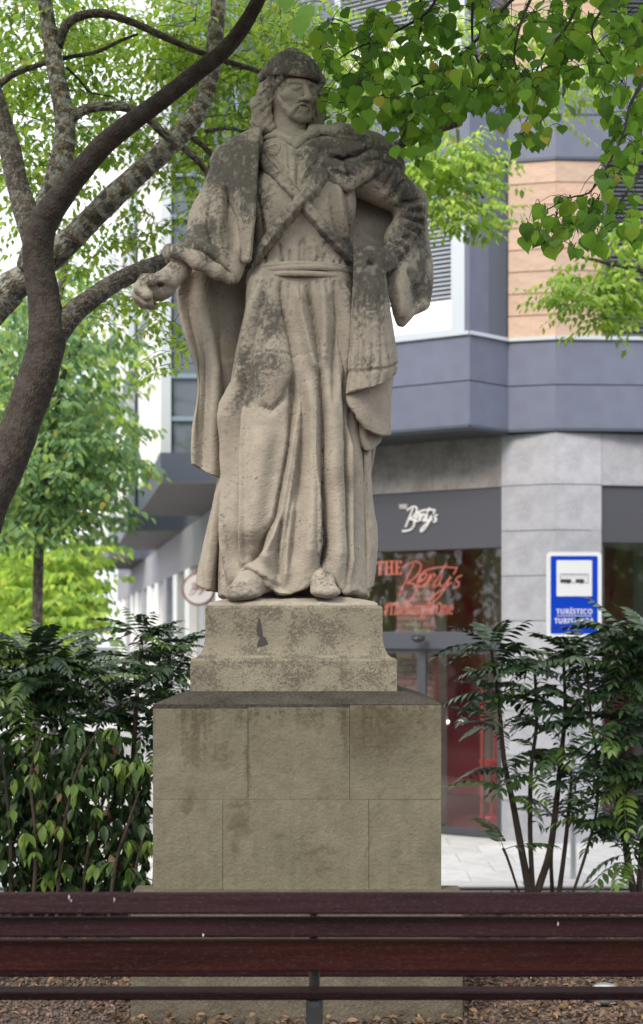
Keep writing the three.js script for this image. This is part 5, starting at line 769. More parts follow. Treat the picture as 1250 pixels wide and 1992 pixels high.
// hang a list of leaves on a thing: the ones that show largest as parts of their own, the rest as one part
function foliage(parent, leaves, geos, palette, solo = 300, opt = {}) {
  const mats = palette.map(c => leafMat(c, opt)), yellow = leafMat([0.34, 0.31, 0.04], opt), o0 = parent.position;
  for (const l of leaves) { const d = -l.p.z, px = CX + l.p.x * F / d, py = CY - (l.p.y - EYE) * F / d; l.rank = (px > 5 && px < 1245 && py > 5 && py < 1985 && d > 1) ? l.s / d : 0; }
  leaves.sort((a, b) => b.rank - a.rank); const own = leaves.filter((l, i) => i < solo && l.rank > 0), rest = leaves.slice(own.length);
  own.forEach((l) => { const m = part(parent, 'leaf', geos[l.g % geos.length], l.y ? yellow : mats[l.c % mats.length]); m.position.copy(l.p).sub(o0); m.quaternion.copy(l.q); m.scale.setScalar(l.s); });
  if (!rest.length) return;
  const im = new THREE.InstancedMesh(geos[0], leafMat([1, 1, 1], opt), rest.length), M = new THREE.Matrix4(), c = new THREE.Color();
  rest.forEach((l, i) => { im.setMatrixAt(i, M.compose(l.p.clone().sub(o0), l.q, V(l.s, l.s, l.s))); const q = l.y ? [0.34, 0.31, 0.04] : palette[l.c % palette.length], k = 0.85 + 0.3 * hash(i, 3, 7); im.setColorAt(i, c.setRGB(q[0] * k, q[1] * k, q[2] * k)); });
  im.name = 'foliage'; im.userData.kind = 'stuff'; im.castShadow = im.receiveShadow = true; parent.add(im);
}
const hangQ = (spread = 1.3, pitch = 0.5, roll = 0.5) => new THREE.Quaternion().setFromEuler(new THREE.Euler(-0.15 + gauss() * pitch, gauss() * spread, gauss() * roll, 'YXZ'));
// leafy sprays filling ellipsoids [px, py, d, rx px, ry px, rd m, number of sprays]
function sprays(blobs, { size = 0.065, per = 11, len = 0.32, yellow = 0.01, flat = 0.6, twigs, gap = 0.0 } = {}) {
  const out = [];
  for (const [x, y, d, rx, ry, rd, n] of blobs) for (let i = 0; i < n; i++) {
    let a, b, c; do { a = rr(-1, 1); b = rr(-1, 1); c = rr(-1, 1); } while (a * a + b * b + c * c > 1);
    const dd = d + c * rd, p = at(x + a * rx, y + b * ry, dd);
    if (gap && fbm(p.x * 2.2 + 5, p.y * 2.2, p.z * 2.2, 2) < gap) continue;
    const az = rr(0, Math.PI * 2), dir = V(Math.cos(az), rr(-0.5, 0.15), Math.sin(az)).normalize(), side = V(-dir.z, 0, dir.x), L = len * rr(0.6, 1.2);
    if (twigs) { const e = p.clone().addScaledVector(dir, L); twigs.push([p, p.clone().lerp(e, 0.5).add(V(0, 0.015, 0)), e.add(V(0, -0.03, 0))]); }
    for (let k = 0; k < per; k++) {
      const t = (k + rnd() * 0.7) / per, s = (k % 2 ? 1 : -1), q = p.clone().addScaledVector(dir, t * L).addScaledVector(side, s * size * 0.25).add(V(0, -0.03 * t, 0));
      const ld = dir.clone().multiplyScalar(0.55).addScaledVector(side, s * 0.8).add(V(gauss() * 0.3, -flat + gauss() * 0.35, gauss() * 0.3)).normalize();
      const up = V(gauss() * 0.5, 1, gauss() * 0.5 + 0.25).normalize(), xx = ld.clone().negate().cross(up).normalize(), zz = xx.clone().cross(ld.clone().negate()).normalize();
      out.push({ p: q, q: new THREE.Quaternion().setFromRotationMatrix(new THREE.Matrix4().makeBasis(xx, ld.clone().negate(), zz)), s: size * rr(0.7, 1.2), c: Math.floor(rnd() * 5), g: Math.floor(rnd() * 2), y: rnd() < yellow });
    }
  }
  return out;
}
const twigMesh = (parent, list, r = 0.0022, name = 'twigs') => { if (!list.length) return; const o = parent.position, m = part(parent, name, merge(list.map(q => limbGeo(q.map((p, i) => [p.x - o.x, p.y - o.y, p.z - o.z, r * (1.2 - 0.7 * i / (q.length - 1))]), { seg: 4, step: 0.12, knob: 0, cap: false }))), twigBark); m.userData.kind = 'stuff'; return m; };

// ---------------------------------------------------------------- leaning tree left of the statue
const leaning = thing('leaning_tree', 'leaning tree with smooth dark trunk forking beside the statue\'s outstretched hand', 'tree', [at(-60, 1960, 7.4).x, 0, -7.4]);
limb(leaning, 'trunk', [[-150, 1850, 7.4, 100], [-130, 1600, 7.4, 92], [-100, 1300, 7.4, 84], [-55, 1080, 7.4, 78], [-22, 980, 7.4, 76], [14, 900, 7.4, 74], [50, 800, 7.4, 71], [80, 710, 7.4, 74], [92, 650, 7.4, 76], [84, 580, 7.4, 62], [74, 510, 7.39, 60], [78, 450, 7.36, 58], [106, 400, 7.32, 50], [150, 340, 7.26, 44], [205, 278, 7.2, 40], [262, 232, 7.15, 37], [320, 190, 7.1, 35], [380, 142, 7.05, 33], [436, 98, 7.0, 31], [480, 40, 6.95, 29], [520, -40, 6.9, 26], [560, -160, 6.8, 22]], smoothBark, { seg: 24, step: 0.03, knob: 0.12 });
limb(leaning, 'limb', [[84, 720, 7.4, 40], [104, 660, 7.4, 50], [138, 614, 7.42, 44], [176, 582, 7.45, 38], [232, 545, 7.55, 35], [290, 520, 7.7, 34], [350, 502, 7.85, 31], [450, 480, 8.1, 30], [560, 440, 8.4, 26], [680, 350, 8.7, 22], [760, 290, 8.7, 20], [830, 258, 8.5, 19], [896, 236, 8.4, 17]], upperBark, { seg: 14, step: 0.035, knob: 0.09 });
limb(leaning, 'limb', [[80, 540, 7.42, 44], [70, 480, 7.42, 52], [52, 420, 7.45, 48], [34, 360, 7.5, 44], [16, 280, 7.55, 42], [-4, 210, 7.6, 38], [-30, 120, 7.7, 32], [-60, 0, 7.8, 26]], upperBark, { seg: 14, step: 0.04, knob: 0.1 });
// ---------------------------------------------------------------- lichen-covered tree behind it
const lichenTree = thing('lichen_tree', 'tree with pale lichen-spotted limbs behind the leaning dark trunk', 'tree', [at(-260, 1800, 8.4).x, 0, -8.4]);
limb(lichenTree, 'trunk', [[-360, 1780, 8.4, 120], [-330, 1400, 8.4, 112], [-270, 1000, 8.4, 104], [-170, 780, 8.4, 92], [-60, 640, 8.4, 78], [20, 560, 8.4, 66]], lichenBark, { seg: 18, step: 0.05, knob: 0.08 });
limb(lichenTree, 'limb', [[-20, 590, 8.4, 64], [60, 530, 8.35, 54], [130, 474, 8.3, 48], [200, 402, 8.25, 45], [262, 344, 8.2, 42], [322, 290, 8.2, 40], [372, 236, 8.2, 37], [398, 190, 8.2, 34], [412, 130, 8.2, 36], [420, 60, 8.2, 32], [426, -40, 8.2, 28], [430, -160, 8.2, 20]], lichenBark, { seg: 16, step: 0.035, knob: 0.12 });
limb(lichenTree, 'limb', [[60, 520, 8.2, 56], [84, 440, 8.0, 52], [104, 370, 7.95, 48], [122, 300, 7.95, 44], [126, 240, 7.95, 40], [114, 170, 7.95, 37], [104, 110, 7.95, 34], [94, 50, 7.95, 31], [84, -20, 7.95, 27], [70, -140, 7.95, 22]], lichenBark, { seg: 16, step: 0.035, knob: 0.12 });
limb(lichenTree, 'limb', [[126, 262, 7.95, 26], [140, 230, 7.94, 22], [168, 212, 7.93, 20], [205, 206, 7.92, 19], [248, 210, 7.95, 18], [285, 228, 8.0, 17], [320, 262, 8.1, 16], [360, 290, 8.3, 14], [396, 326, 8.4, 13], [424, 370, 8.5, 11]], lichenBark, { seg: 10, step: 0.03, knob: 0.1 });
limb(lichenTree, 'limb', [[112, 90, 7.95, 20], [130, 48, 7.94, 18], [160, 30, 7.94, 17], [200, 26, 7.95, 17], [258, 44, 8.0, 15], [320, 72, 8.0, 14], [390, 102, 8.1, 12], [450, 122, 8.2, 11], [500, 138, 8.3, 10], [560, 170, 8.5, 8]], upperBark, { seg: 10, step: 0.03, knob: 0.1 });
limb(lichenTree, 'limb', [[-30, 190, 8.2, 16], [20, 148, 8.15, 13], [70, 128, 8.1, 11], [130, 112, 8.05, 9], [190, 100, 8.05, 8], [232, 80, 8.05, 7], [268, 66, 8.05, 5]], upperBark, { seg: 8, step: 0.04, knob: 0.1 });
limb(lichenTree, 'limb', [[128, 130, 8.0, 6], [158, 160, 8.05, 5], [172, 178, 8.1, 4], [220, 188, 8.1, 3]], twigBark, { seg: 6 });
limb(lichenTree, 'limb', [[330, 265, 8.3, 13], [372, 268, 8.5, 11], [410, 300, 8.6, 11], [440, 350, 8.7, 9]], upperBark, { seg: 8, step: 0.04 });
limb(lichenTree, 'limb', [[400, 255, 8.4, 9], [450, 250, 8.6, 7], [500, 268, 8.8, 6]], upperBark, { seg: 7, step: 0.05 });
{ const tw = []; const l1 = sprays([[60, 60, 8.8, 130, 120, 0.8, 150], [60, 270, 9.0, 130, 130, 0.7, 130], [230, 90, 9.2, 150, 120, 0.8, 130], [240, 250, 9.4, 150, 70, 0.6, 60], [300, 330, 9.4, 120, 90, 0.5, 22], [420, 60, 9.0, 120, 120, 0.7, 130], [450, 220, 9.3, 110, 130, 0.6, 140], [400, 370, 9.5, 70, 80, 0.4, 34], [570, 50, 9.1, 100, 90, 0.7, 90], [600, 220, 9.7, 130, 130, 0.4, 90]], { size: 0.062, per: 11, len: 0.34, yellow: 0.012, twigs: tw }); foliage(lichenTree, l1, ovate, palettes.bright, 300); twigMesh(lichenTree, tw); }
{ const tw = []; const l1 = sprays([[120, 430, 9.4, 130, 70, 0.6, 34], [220, 590, 9.1, 120, 60, 0.5, 36], [320, 630, 9.2, 50, 60, 0.4, 13], [180, 490, 9.6, 130, 60, 0.5, 30], [345, 690, 8.8, 36, 40, 0.3, 10], [280, 440, 9.4, 70, 50, 0.4, 20]], { size: 0.058, per: 10, len: 0.32, yellow: 0.02, twigs: tw });
  l1.push(...sprays([[450, -480, 6.8, 900, 300, 1.5, 520], [900, -560, 6.2, 900, 280, 1.6, 300], [300, -1100, 5.0, 1300, 420, 1.5, 260]], { size: 0.12, per: 12, len: 0.55 }));          // the crown goes on above the frame
  foliage(leaning, l1, ovate, palettes.bright, 300); twigMesh(leaning, tw); }
// ---------------------------------------------------------------- lime branches hanging into the top right
{
  const lime = thing('lime_tree', 'lime tree with heart-shaped leaves hanging beside the statue\'s head', 'tree', [2.6, 0, -6.9]);
  limb(lime, 'trunk', [[1700, 1900, 6.9, 150], [1690, 1200, 6.9, 130], [1680, 600, 6.9, 118], [1660, 0, 6.9, 105], [1640, -500, 6.9, 80], [1660, -900, 6.9, 50]], upperBark, { seg: 16, step: 0.08 });
  limb(lime, 'limb', [[1665, 60, 6.9, 44], [1560, -120, 6.8, 36], [1400, -180, 6.7, 30], [1220, -150, 6.6, 22], [1060, -80, 6.6, 15], [995, 0, 6.55, 9]], upperBark, { seg: 10 });
  limb(lime, 'limb', [[1660, 150, 6.9, 34], [1540, 110, 6.7, 26], [1400, 140, 6.5, 18], [1300, 200, 6.4, 12], [1250, 300, 6.3, 8]], upperBark, { seg: 9 });
  const main = [
    [[995, 0, 6.55], [950, 50, 6.5], [927, 78, 6.5], [891, 112, 6.5], [855, 140, 6.5], [810, 165, 6.5], [756, 182, 6.5], [700, 196, 6.5], [640, 200, 6.6]],
    [[1130, -60, 6.5], [1125, 0, 6.4], [1099, 57, 6.35], [1063, 99, 6.3], [1040, 150, 6.3], [1047, 177, 6.3], [1073, 198, 6.3]],
    [[1060, -60, 6.5], [1018, 30, 6.2], [1005, 75, 6.1], [1000, 115, 6.1], [1010, 140, 6.1], [1047, 177, 6.1]],
    [[1250, 160, 6.3], [1224, 208, 6.2], [1216, 250, 6.15], [1187, 312, 6.1], [1146, 375, 6.1], [1110, 384, 6.1], [1060, 410, 6.1]],
    [[1200, -40, 6.5], [1170, 20, 6.4], [1150, 60, 6.4], [1180, 120, 6.4], [1210, 160, 6.4]],
    [[860, -40, 6.7], [835, 20, 6.6], [790, 50, 6.6], [740, 75, 6.6], [690, 95, 6.6], [650, 120, 6.6]],
    [[800, 200, 6.4], [796, 240, 6.35], [780, 270, 6.3], [770, 300, 6.3]],
    [[820, 10, 6.6], [818, 60, 6.6], [800, 105, 6.6]], [[920, 0, 6.7], [918, 60, 6.7], [930, 120, 6.6], [980, 150, 6.6]],
    [[880, 130, 6.4], [860, 190, 6.4], [840, 230, 6.4]], [[1250, 330, 6.2], [1200, 400, 6.1], [1170, 430, 6.1]]];
  for (const q of main) limb(lime, 'twig', q.map((p, i) => [p[0], p[1], p[2], lerp(7, 2.5, i / (q.length - 1))]), twigBark, { seg: 6, step: 0.06, knob: 0.05 });
  const nodes = main.flatMap(q => { const c = new THREE.CatmullRomCurve3(q.map(p => at(...p))); return Array.from({ length: 14 }, (_, i) => c.getPoint(i / 13)); });
  const blobs = [[690, 80, 6.7, 90, 75, 0.5, 70], [650, 190, 6.75, 40, 60, 0.3, 34], [790, 60, 6.7, 90, 70, 0.5, 70], [900, 60, 6.6, 110, 80, 0.5, 100], [740, 190, 6.5, 90, 55, 0.35, 80], [850, 180, 6.4, 90, 55, 0.4, 84], [950, 170, 6.4, 90, 60, 0.4, 84], [1040, 80, 6.4, 110, 90, 0.5, 110], [1150, 70, 6.5, 110, 90, 0.5, 110], [1050, 180, 6.4, 70, 45, 0.3, 44], [1215, 160, 6.4, 60, 100, 0.4, 76], [1235, 50, 6.6, 40, 70, 0.4, 30], [800, 262, 6.35, 50, 34, 0.2, 26], [810, 310, 6.3, 22, 16, 0.1, 6], [1010, 270, 6.3, 30, 16, 0.15, 7], [1065, 265, 6.3, 42, 30, 0.2, 14], [1215, 290, 6.2, 40, 60, 0.25, 34], [1195, 350, 6.1, 40, 50, 0.2, 22], [1110, 405, 6.1, 70, 34, 0.2, 42], [1050, 455, 6.1, 36, 34, 0.15, 22], [1130, 460, 6.1, 60, 28, 0.18, 22], [1200, 430, 6.1, 40, 26, 0.2, 14], [1240, 420, 6.2, 20, 60, 0.2, 12]];
  const leaves = [], tw = [];
  for (const [x, y, d, rx, ry, rd, n] of blobs) for (let i = 0; i < n * 0.8; i++) {
    const a = rr(0, 6.283), q = Math.sqrt(rnd()), p = at(x + Math.cos(a) * q * rx, y + Math.sin(a) * q * ry, d + gauss() * rd);
    let best = null, bd = 1e9; for (const nn of nodes) { const e = nn.distanceToSquared(p) - (nn.y > p.y ? 0.02 : 0); if (e < bd) { bd = e; best = nn; } }
    if (bd < 0.5) tw.push([best, best.clone().lerp(p, 0.5).add(V(0, 0.03, 0)), p.clone().add(V(0, 0.012, 0))]);
    nodes.push(p);
    leaves.push({ p, q: hangQ(1.0, 0.7, 0.6), s: rr(0.036, 0.084), c: Math.floor(rnd() * 5), g: Math.floor(rnd() * 3), y: rnd() < 0.005 });
  }
  for (const [x, y, d] of [[560, 20, 3.6], [585, 60, 3.5], [600, 40, 3.7], [500, -10, 3.6], [90, -20, 3.6], [40, -25, 3.5], [130, 0, 3.6], [470, -20, 3.5], [545, -10, 3.5]]) leaves.push({ p: at(x, y - 30, d), q: hangQ(0.8, 0.4, 0.5), s: rr(0.05, 0.07), c: 3, g: 0 });
  for (const [x, y] of [[975, 240], [1056, 262], [1022, 238], [735, 188]]) leaves.push({ p: at(x, y, 6.05), q: hangQ(0.5, 0.3, 0.4), s: 0.05, c: 0, g: 0, y: true });
  foliage(lime, leaves, heart, palettes.lime, 300); twigMesh(lime, tw, 0.0021);
}
// ---------------------------------------------------------------- trees farther off
function farTree(name, label, px, d, trunkPx, blobs, palette, opt, group) {
  const b = at(px, 1700, d), t = thing(name, label, 'tree', [b.x, STREET - 0.1, b.z], group), y0 = STREET - 0.1, o = t.position;
  const [x, y] = trunkPx, top = at(x, y, d); part(t, 'trunk', limbGeo([[0, 0, 0, 0.07], [(top.x - b.x) * 0.3, (top.y - y0) * 0.45, 0, 0.05], [top.x - b.x, top.y - y0, 0, 0.035], [top.x - b.x + 0.2, top.y - y0 + 1.2, 0.1, 0.03]], { seg: 10, step: 0.15 }), upperBark);
  for (let i = 0; i < 6; i++) { const f = 0.72 + i * 0.05, a = i * 2.4, q = V((top.x - b.x) * f, (top.y - y0) * f, 0); part(t, 'limb', limbGeo([[q.x, q.y, q.z, 0.03], [q.x + Math.cos(a) * 0.25, q.y + 0.45, q.z + Math.sin(a) * 0.25, 0.02], [q.x + Math.cos(a) * 0.5, q.y + 0.9, q.z + Math.sin(a) * 0.5, 0.008]], { seg: 7, step: 0.12 }), upperBark); }
  foliage(t, sprays(blobs, opt), simple, palette, 0); return t;
}
farTree('street_tree', 'pale green young tree beyond the laurel hedge', 60, 12.5, [90, 760], [[60, 700, 12.5, 150, 130, 1.4, 230], [60, 880, 12.3, 170, 110, 1.2, 230], [170, 830, 12.6, 80, 110, 1.0, 90], [240, 890, 12.6, 60, 40, 0.6, 16], [90, 570, 12.8, 130, 70, 1, 60], [140, 960, 12.4, 80, 60, 0.8, 70], [50, 1010, 12.2, 90, 60, 0.8, 70], [210, 690, 12.9, 50, 60, 0.6, 16]], palettes.cool, { size: 0.085, per: 10, len: 0.42 }, 'trees along the street');
farTree('street_tree', 'yellow-green tree standing low behind the pale young tree', 100, 18, [110, 1040], [[60, 1130, 18, 130, 90, 2, 250], [130, 1170, 17.5, 70, 70, 1.2, 120], [50, 1220, 17, 110, 60, 1.4, 130], [140, 1080, 18, 60, 50, 1, 60], [90, 780, 19, 200, 260, 2, 330]], palettes.bright, { size: 0.12, per: 10, len: 0.5 }, 'trees along the street');
farTree('street_tree', 'dark green tree closing the far end of the street', -20, 30, [10, 900], [[60, 900, 30, 200, 330, 3, 600], [-60, 1150, 28, 160, 120, 3, 200]], palettes.cool, { size: 0.22, per: 9, len: 0.8 }, 'trees along the street');
{ // one tree outside the frame whose light sprays reach in before the building
  const pl = farTree('plaza_tree', 'light green tree reaching in before the timber cladding and blue bay', 1560, 11, [1540, 500], [[860, 300, 11.3, 90, 60, 0.6, 80], [905, 400, 11.2, 66, 56, 0.5, 70], [800, 330, 11.4, 60, 60, 0.5, 36], [850, 100, 11.6, 180, 110, 0.8, 110], [1080, 120, 11.6, 170, 110, 0.8, 110], [700, 110, 11.8, 90, 120, 0.6, 50], [900, 330, 11.2, 60, 60, 0.4, 40], [1180, 560, 10.8, 80, 56, 0.4, 60], [1110, 570, 10.7, 60, 30, 0.3, 22], [1230, 480, 10.9, 40, 90, 0.4, 40], [1200, 620, 10.8, 50, 26, 0.3, 20], [1100, 530, 10.8, 40, 20, 0.2, 8], [1420, 480, 10.8, 120, 180, 0.7, 90]], palettes.bright, { size: 0.066, per: 12, len: 0.36, yellow: 0.015 });
  limb(pl, 'limb', [[1545, 600, 11, 40], [1420, 560, 10.9, 22], [1300, 540, 10.8, 13], [1220, 520, 10.8, 9], [1130, 500, 10.8, 6]], upperBark, { seg: 8 });
  limb(pl, 'limb', [[1560, 300, 11, 40], [1400, 40, 11.3, 26], [1200, -60, 11.5, 20], [1000, -20, 11.5, 14], [930, 120, 11.4, 9], [890, 260, 11.3, 7], [940, 385, 11.2, 5]], upperBark, { seg: 8 });
}
for (const [x, z, h, label] of [[-7.5, -12, 5.5, 'bushy park tree across the path, mirrored in the shop glass'], [-9, -6, 6, 'round park tree across the path behind the bench'], [-10.5, -15.5, 6, 'tall park tree by the street corner across the path'], [12, -4, 6, 'round park tree facing the shop window right of the pillar'], [15.5, 1.5, 6.5, 'tall park tree beyond the round one facing the shop window']]) { // outside the frame, mirrored in the shop glass
  const t = thing('park_tree', label, 'tree', [x, -0.05, z], 'park trees beside the path'); part(t, 'trunk', limbGeo([[0, 0, 0, 0.16], [0.1, h * 0.5, 0.05, 0.12], [0, h, 0, 0.05]], { seg: 10, step: 0.2 }), upperBark);
  const l = []; for (let i = 0; i < 2600; i++) { let a, b, c; do { a = rr(-1, 1); b = rr(-1, 1); c = rr(-1, 1); } while (a * a + b * b + c * c > 1); l.push({ p: V(x + a * 2.5, h * 0.62 + b * 2.8, z + c * 2.5), q: hangQ(3, 0.8, 0.8), s: rr(0.16, 0.28), c: Math.floor(rnd() * 5), g: 0 }); } foliage(t, l, simple, palettes.cool, 0);
}
// ---------------------------------------------------------------- shrubs
// a pinnate leaf: arching stalk with toothless pairs of leaflets, growing along +x
function frond(len, pairs, droop, s) {
  const gs = [], pt = t => V(t * len, len * (0.28 * t - droop * t * t), 0);
  gs.push(limbGeo([0, 0.33, 0.66, 1].map(t => { const p = pt(t); return [p.x, p.y, p.z, 0.0022 * (1.2 - t * 0.8)]; }), { seg: 4, step: len / 5, knob: 0, cap: false }));
  const one = (p, dir, L) => { const g = blade([[0.02], [0.16], [0.19], [0.11], [0]], 0.3, 0.15); const nd = dir.clone().normalize().negate(), up = V(0.15 * (hash(s, p.x * 1e4 | 0, 2) - 0.5) * 4, 1, 0.5 * (hash(s, p.x * 1e4 | 0, 5) - 0.5)).normalize(), x = nd.clone().cross(up).normalize(), z = x.clone().cross(nd).normalize(); g.applyMatrix4(new THREE.Matrix4().makeBasis(x, nd, z).scale(V(L, L, L)).setPosition(p)); g.setAttribute('uv', new THREE.Float32BufferAttribute(new Float32Array(g.attributes.position.count * 2), 2)); gs.push(g); };
  for (let i = 0; i < pairs; i++) { const t = 0.2 + 0.76 * i / (pairs - 1), p = pt(t), L = len * 0.30 * (1 - 0.35 * Math.abs(t - 0.45) * 1.6); for (const q of [-1, 1]) one(p, V(0.62, -0.25 - 0.35 * hash(s, i, q + 2), q * (0.9 + 0.2 * hash(i, s, q))), L); }
  one(pt(1), V(1, -0.5, 0), len * 0.24); return merge(gs);
}
const fronds = [0, 1, 2, 3].map(i => frond(0.30, 7 + i % 2, 0.3 + i * 0.14, i + 1));
const frondMats = [[0.030, 0.064, 0.026], [0.020, 0.045, 0.021], [0.046, 0.088, 0.030], [0.030, 0.062, 0.016], [0.085, 0.145, 0.026]].map(c => leafMat(c, { transmission: 0, roughness: 0.36, specularIntensity: 1 }));
const stemBark = mat({ rgb: [0.055, 0.038, 0.028], roughness: 0.95, bumpMap: barkBump, bumpScale: 0.01 });
function mahonia(label, base, stems, { sizes = [0.7, 1.2], extra = [], many = 1.4 } = {}) {
  const b = at(base[0], CY + EYE * F / base[1], base[1]), t = thing('pinnate_shrub', label, 'shrub', [b.x, 0, b.z]); let n = 0;
  const put = (p, az, el, k, roll = 0) => { if (n++ > 298) return; const m = part(t, 'leaf', fronds[Math.floor(rnd() * 4)], frondMats[Math.min(4, Math.floor(rnd() * 4.6))]); m.position.copy(p).sub(t.position); m.rotation.set(gauss() * 0.35 + roll, az, el, 'YZX'); m.scale.setScalar(k); };
  for (const st of stems) {
    const pts = st.pts.map((p, i) => [p[0], p[1], st.d ?? base[1], lerp(st.w ?? 13, 6, i / (st.pts.length - 1))]); limb(t, 'stem', pts, stemBark, { seg: 8, step: 0.05, knob: 0.1 });
    const c = new THREE.CatmullRomCurve3(pts.map(p => at(p[0], p[1], p[2])));
    for (const [f, k] of st.whorls) { const p = c.getPoint(f); for (let i = 0; i < k * many; i++) put(p.clone().add(V(gauss() * 0.015, gauss() * 0.02, gauss() * 0.015)), rr(0, 6.283), rr(-0.35, 0.75) + (f > 0.95 ? 0.2 : 0), rr(...sizes)); }
  }
  for (const [x, y, d, rx, ry, rd, k] of extra) for (let i = 0; i < k; i++) put(at(x + rr(-rx, rx), y + rr(-ry, ry), d + rr(-rd, rd)), rr(0, 6.283), rr(-0.4, 0.6), rr(...sizes));
  return t;
}
mahonia('open dark green shrub with bare lower stems between pedestal and bus sign', [1050, 8.55], [
  { w: 17, pts: [[1030, 1740], [1014, 1653], [997, 1561], [980, 1477], [970, 1369], [955, 1262]], whorls: [[1, 13], [0.93, 6], [0.84, 8], [0.7, 6], [0.56, 6], [0.42, 4]] },
  { w: 11, pts: [[1036, 1740], [1031, 1620], [1033, 1494], [1043, 1411], [1040, 1300]], whorls: [[1, 12], [0.88, 8], [0.74, 8], [0.6, 5], [0.48, 4]] },
  { w: 16, pts: [[1043, 1740], [1068, 1661], [1081, 1569], [1091, 1473], [1099, 1385], [1096, 1290]], whorls: [[1, 13], [0.9, 8], [0.78, 8], [0.64, 6], [0.5, 4]] },
  { w: 9, d: 8.7, pts: [[1074, 1738], [1072, 1661], [1080, 1600]], whorls: [[1, 3]] },
  { w: 11, d: 8.6, pts: [[1087, 1738], [1102, 1619], [1112, 1507]], whorls: [[0.9, 4], [0.6, 4]] },
  { w: 6, d: 8.4, pts: [[1114, 1738], [1139, 1661], [1160, 1578], [1162, 1486], [1150, 1400], [1140, 1290]], whorls: [[1, 8], [0.8, 6], [0.6, 6], [0.4, 4]] },
  { w: 5, d: 8.3, pts: [[1010, 1740], [985, 1665], [978, 1650]], whorls: [[1, 2]] }], { sizes: [0.65, 1.2], many: 1.0 });
mahonia('dense dark green shrub beside the bus sign, full down to the ground', [1225, 8.45], [
  { w: 16, pts: [[1233, 1740], [1219, 1661], [1214, 1578], [1216, 1452], [1220, 1290], [1222, 1245]], whorls: [[1, 14], [0.93, 9], [0.85, 10], [0.74, 10], [0.62, 10], [0.5, 8], [0.36, 7], [0.2, 5]] },
  { w: 14, pts: [[1243, 1740], [1250, 1620], [1262, 1480], [1266, 1340], [1262, 1255]], whorls: [[1, 12], [0.88, 9], [0.74, 9], [0.58, 9], [0.42, 8], [0.26, 6]] },
  { w: 11, d: 8.7, pts: [[1260, 1740], [1290, 1600], [1300, 1450], [1290, 1300]], whorls: [[1, 8], [0.85, 7], [0.6, 8], [0.4, 6]] }], { sizes: [0.75, 1.2], many: 1.1, extra: [[1215, 1420, 8.4, 30, 160, 0.15, 46], [1225, 1620, 8.4, 25, 70, 0.15, 22]] });
mahonia('dark green feathery shrub beside the pedestal, taller than the laurel', [280, 8.6], [
  { w: 14, pts: [[255, 1740], [258, 1600], [259, 1477], [264, 1380], [270, 1306], [276, 1240]], whorls: [[1, 14], [0.92, 9], [0.84, 9], [0.74, 10], [0.62, 9], [0.48, 8], [0.32, 7]] },
  { w: 12, d: 8.8, pts: [[300, 1740], [310, 1560], [318, 1400], [330, 1270]], whorls: [[1, 12], [0.88, 9], [0.75, 9], [0.6, 9], [0.44, 8], [0.26, 6]] },
  { w: 10, d: 8.9, pts: [[230, 1740], [222, 1560], [232, 1400], [240, 1290]], whorls: [[1, 10], [0.86, 8], [0.7, 8], [0.5, 7], [0.3, 6]] }], { sizes: [0.6, 1.1], many: 1.0, extra: [[290, 1420, 8.7, 70, 90, 0.2, 30], [320, 1320, 8.7, 40, 60, 0.2, 16]] });
mahonia('broad dark feathery shrub rising over the laurel at the bed\'s end', [60, 8.3], [
  { w: 14, pts: [[40, 1740], [50, 1560], [56, 1400], [64, 1290]], whorls: [[1, 15], [0.9, 12], [0.78, 12], [0.64, 11], [0.48, 10], [0.3, 8]] },
  { w: 13, d: 8.5, pts: [[110, 1740], [116, 1560], [124, 1400], [130, 1300]], whorls: [[1, 15], [0.88, 12], [0.76, 11], [0.6, 10], [0.42, 9], [0.24, 7]] },
  { w: 12, d: 8.6, pts: [[-30, 1740], [-20, 1560], [-10, 1400], [0, 1290]], whorls: [[1, 12], [0.88, 10], [0.74, 9], [0.56, 8], [0.36, 7]] }], { sizes: [0.7, 1.3], many: 1.1, extra: [[80, 1290, 8.3, 110, 40, 0.25, 24], [60, 1400, 8.4, 100, 70, 0.3, 34]] });
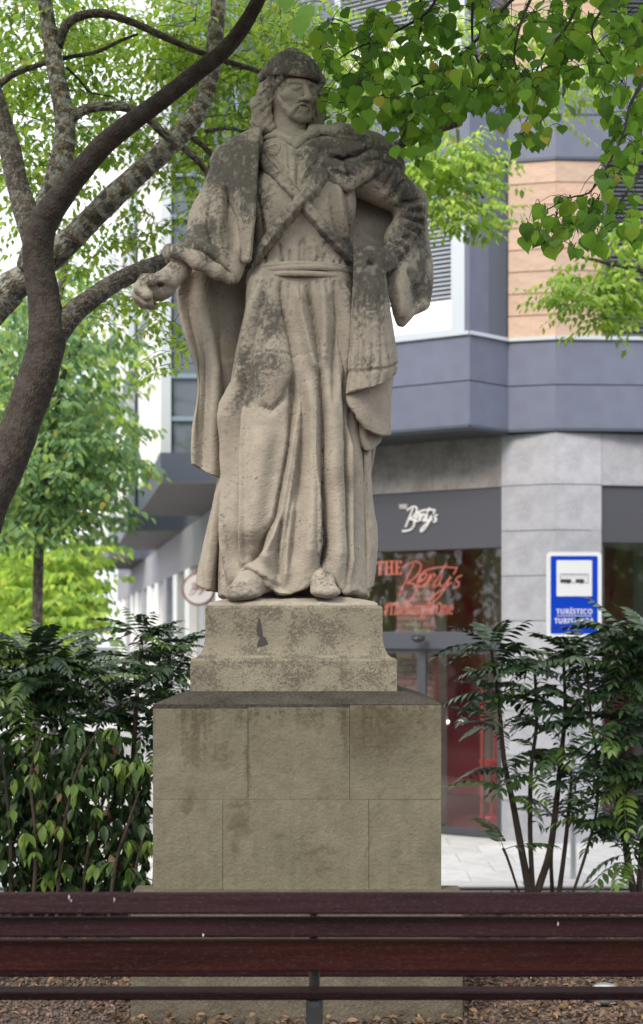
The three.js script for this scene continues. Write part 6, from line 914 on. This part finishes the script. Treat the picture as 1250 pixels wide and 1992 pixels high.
{ // laurel with drooping oblong leaves
  const t = thing('laurel_shrub', 'laurel shrub with drooping oblong leaves in front of the dark hedge', 'shrub', [at(120, 1700, 7.7).x, 0, -7.7]), lv = [];
  const stems = [[[60, 1800], [70, 1650], [60, 1500], [80, 1430]], [[110, 1800], [120, 1640], [150, 1500], [190, 1420]], [[160, 1800], [170, 1660], [200, 1560], [240, 1480]], [[210, 1800], [225, 1680], [250, 1600], [270, 1540]], [[20, 1800], [20, 1650], [10, 1520], [0, 1450]], [[90, 1800], [100, 1680], [90, 1580]], [[250, 1800], [262, 1700], [280, 1620]]];
  stems.forEach((s, i) => limb(t, 'stem', s.map((p, k) => [p[0], p[1], 7.7 + 0.08 * (i % 3 - 1), lerp(9, 4, k / (s.length - 1))]), stemBark, { seg: 6 }));
  const clumps = [[190, 1440, 60], [150, 1460, 40], [230, 1450, 46], [80, 1545, 34], [170, 1560, 40], [100, 1600, 30], [240, 1500, 40], [60, 1470, 34], [20, 1500, 30], [160, 1680, 40], [190, 1700, 34], [120, 1660, 34], [60, 1640, 30], [240, 1640, 40], [275, 1580, 26], [280, 1640, 26], [210, 1600, 40], [140, 1520, 40], [30, 1600, 30], [90, 1700, 34], [30, 1700, 30], [250, 1700, 30], [200, 1500, 40], [262, 1470, 26], [0, 1560, 30], [0, 1660, 30]];
  for (const [x, y, r] of clumps) for (let q = 0, Q = 1 + Math.floor(rnd() * 6); q < Q; q++) { // rosettes of drooping leaves
    const c = at(x + gauss() * r, y + gauss() * r * 0.8, 7.7 + gauss() * 0.22), tone = rnd() < 0.24 ? 4 : rnd() < 0.4 ? 2 : Math.floor(rnd() * 4), a0 = rr(0, 6.28), n = 5 + Math.floor(rnd() * 4);
    for (let i = 0; i < n; i++) { const a = a0 + i * 6.283 / n + gauss() * 0.3, el = rr(0.15, 0.85), d = V(Math.cos(a) * el, -Math.sqrt(1 - el * el) * 0.9, Math.sin(a) * el).normalize(), up = V(Math.cos(a), 0.8, Math.sin(a) + 0.2).normalize(), nd = d.clone().negate(), xx = nd.clone().cross(up).normalize(), zz = xx.clone().cross(nd).normalize(); lv.push({ p: c.clone().addScaledVector(d, 0.012), q: new THREE.Quaternion().setFromRotationMatrix(new THREE.Matrix4().makeBasis(xx, nd, zz)), s: rr(0.04, 0.115), c: rnd() < 0.03 ? 5 : rnd() < 0.75 ? tone : Math.floor(rnd() * 4), g: Math.floor(rnd() * 2) }); }
  }
  for (let i = 0; i < 3600; i++) { const p = at(rr(-80, 288), rr(1430, 1760), 8.0 + gauss() * 0.3); if (fbm(p.x * 4, p.y * 4, p.z * 2, 2) < 0.36) continue; lv.push({ p, q: hangQ(1.5, 0.8, 0.9), s: rr(0.045, 0.10), c: rnd() < 0.05 ? 5 : rnd() < 0.5 ? 0 : 3, g: 0 }); }
  foliage(t, lv, laurel, palettes.laurel, 300, { transmission: 0, roughness: 0.5, specularIntensity: 0.45 });
}
// ================================================================ render
const renderer = new THREE.WebGLRenderer({ antialias: true });
renderer.toneMapping = THREE.LinearToneMapping; renderer.toneMappingExposure = EXPOSURE;
renderer.shadowMap.enabled = true; renderer.shadowMap.type = THREE.PCFSoftShadowMap;
renderer.setSize(643, 1024);
renderer.render(scene, camera);
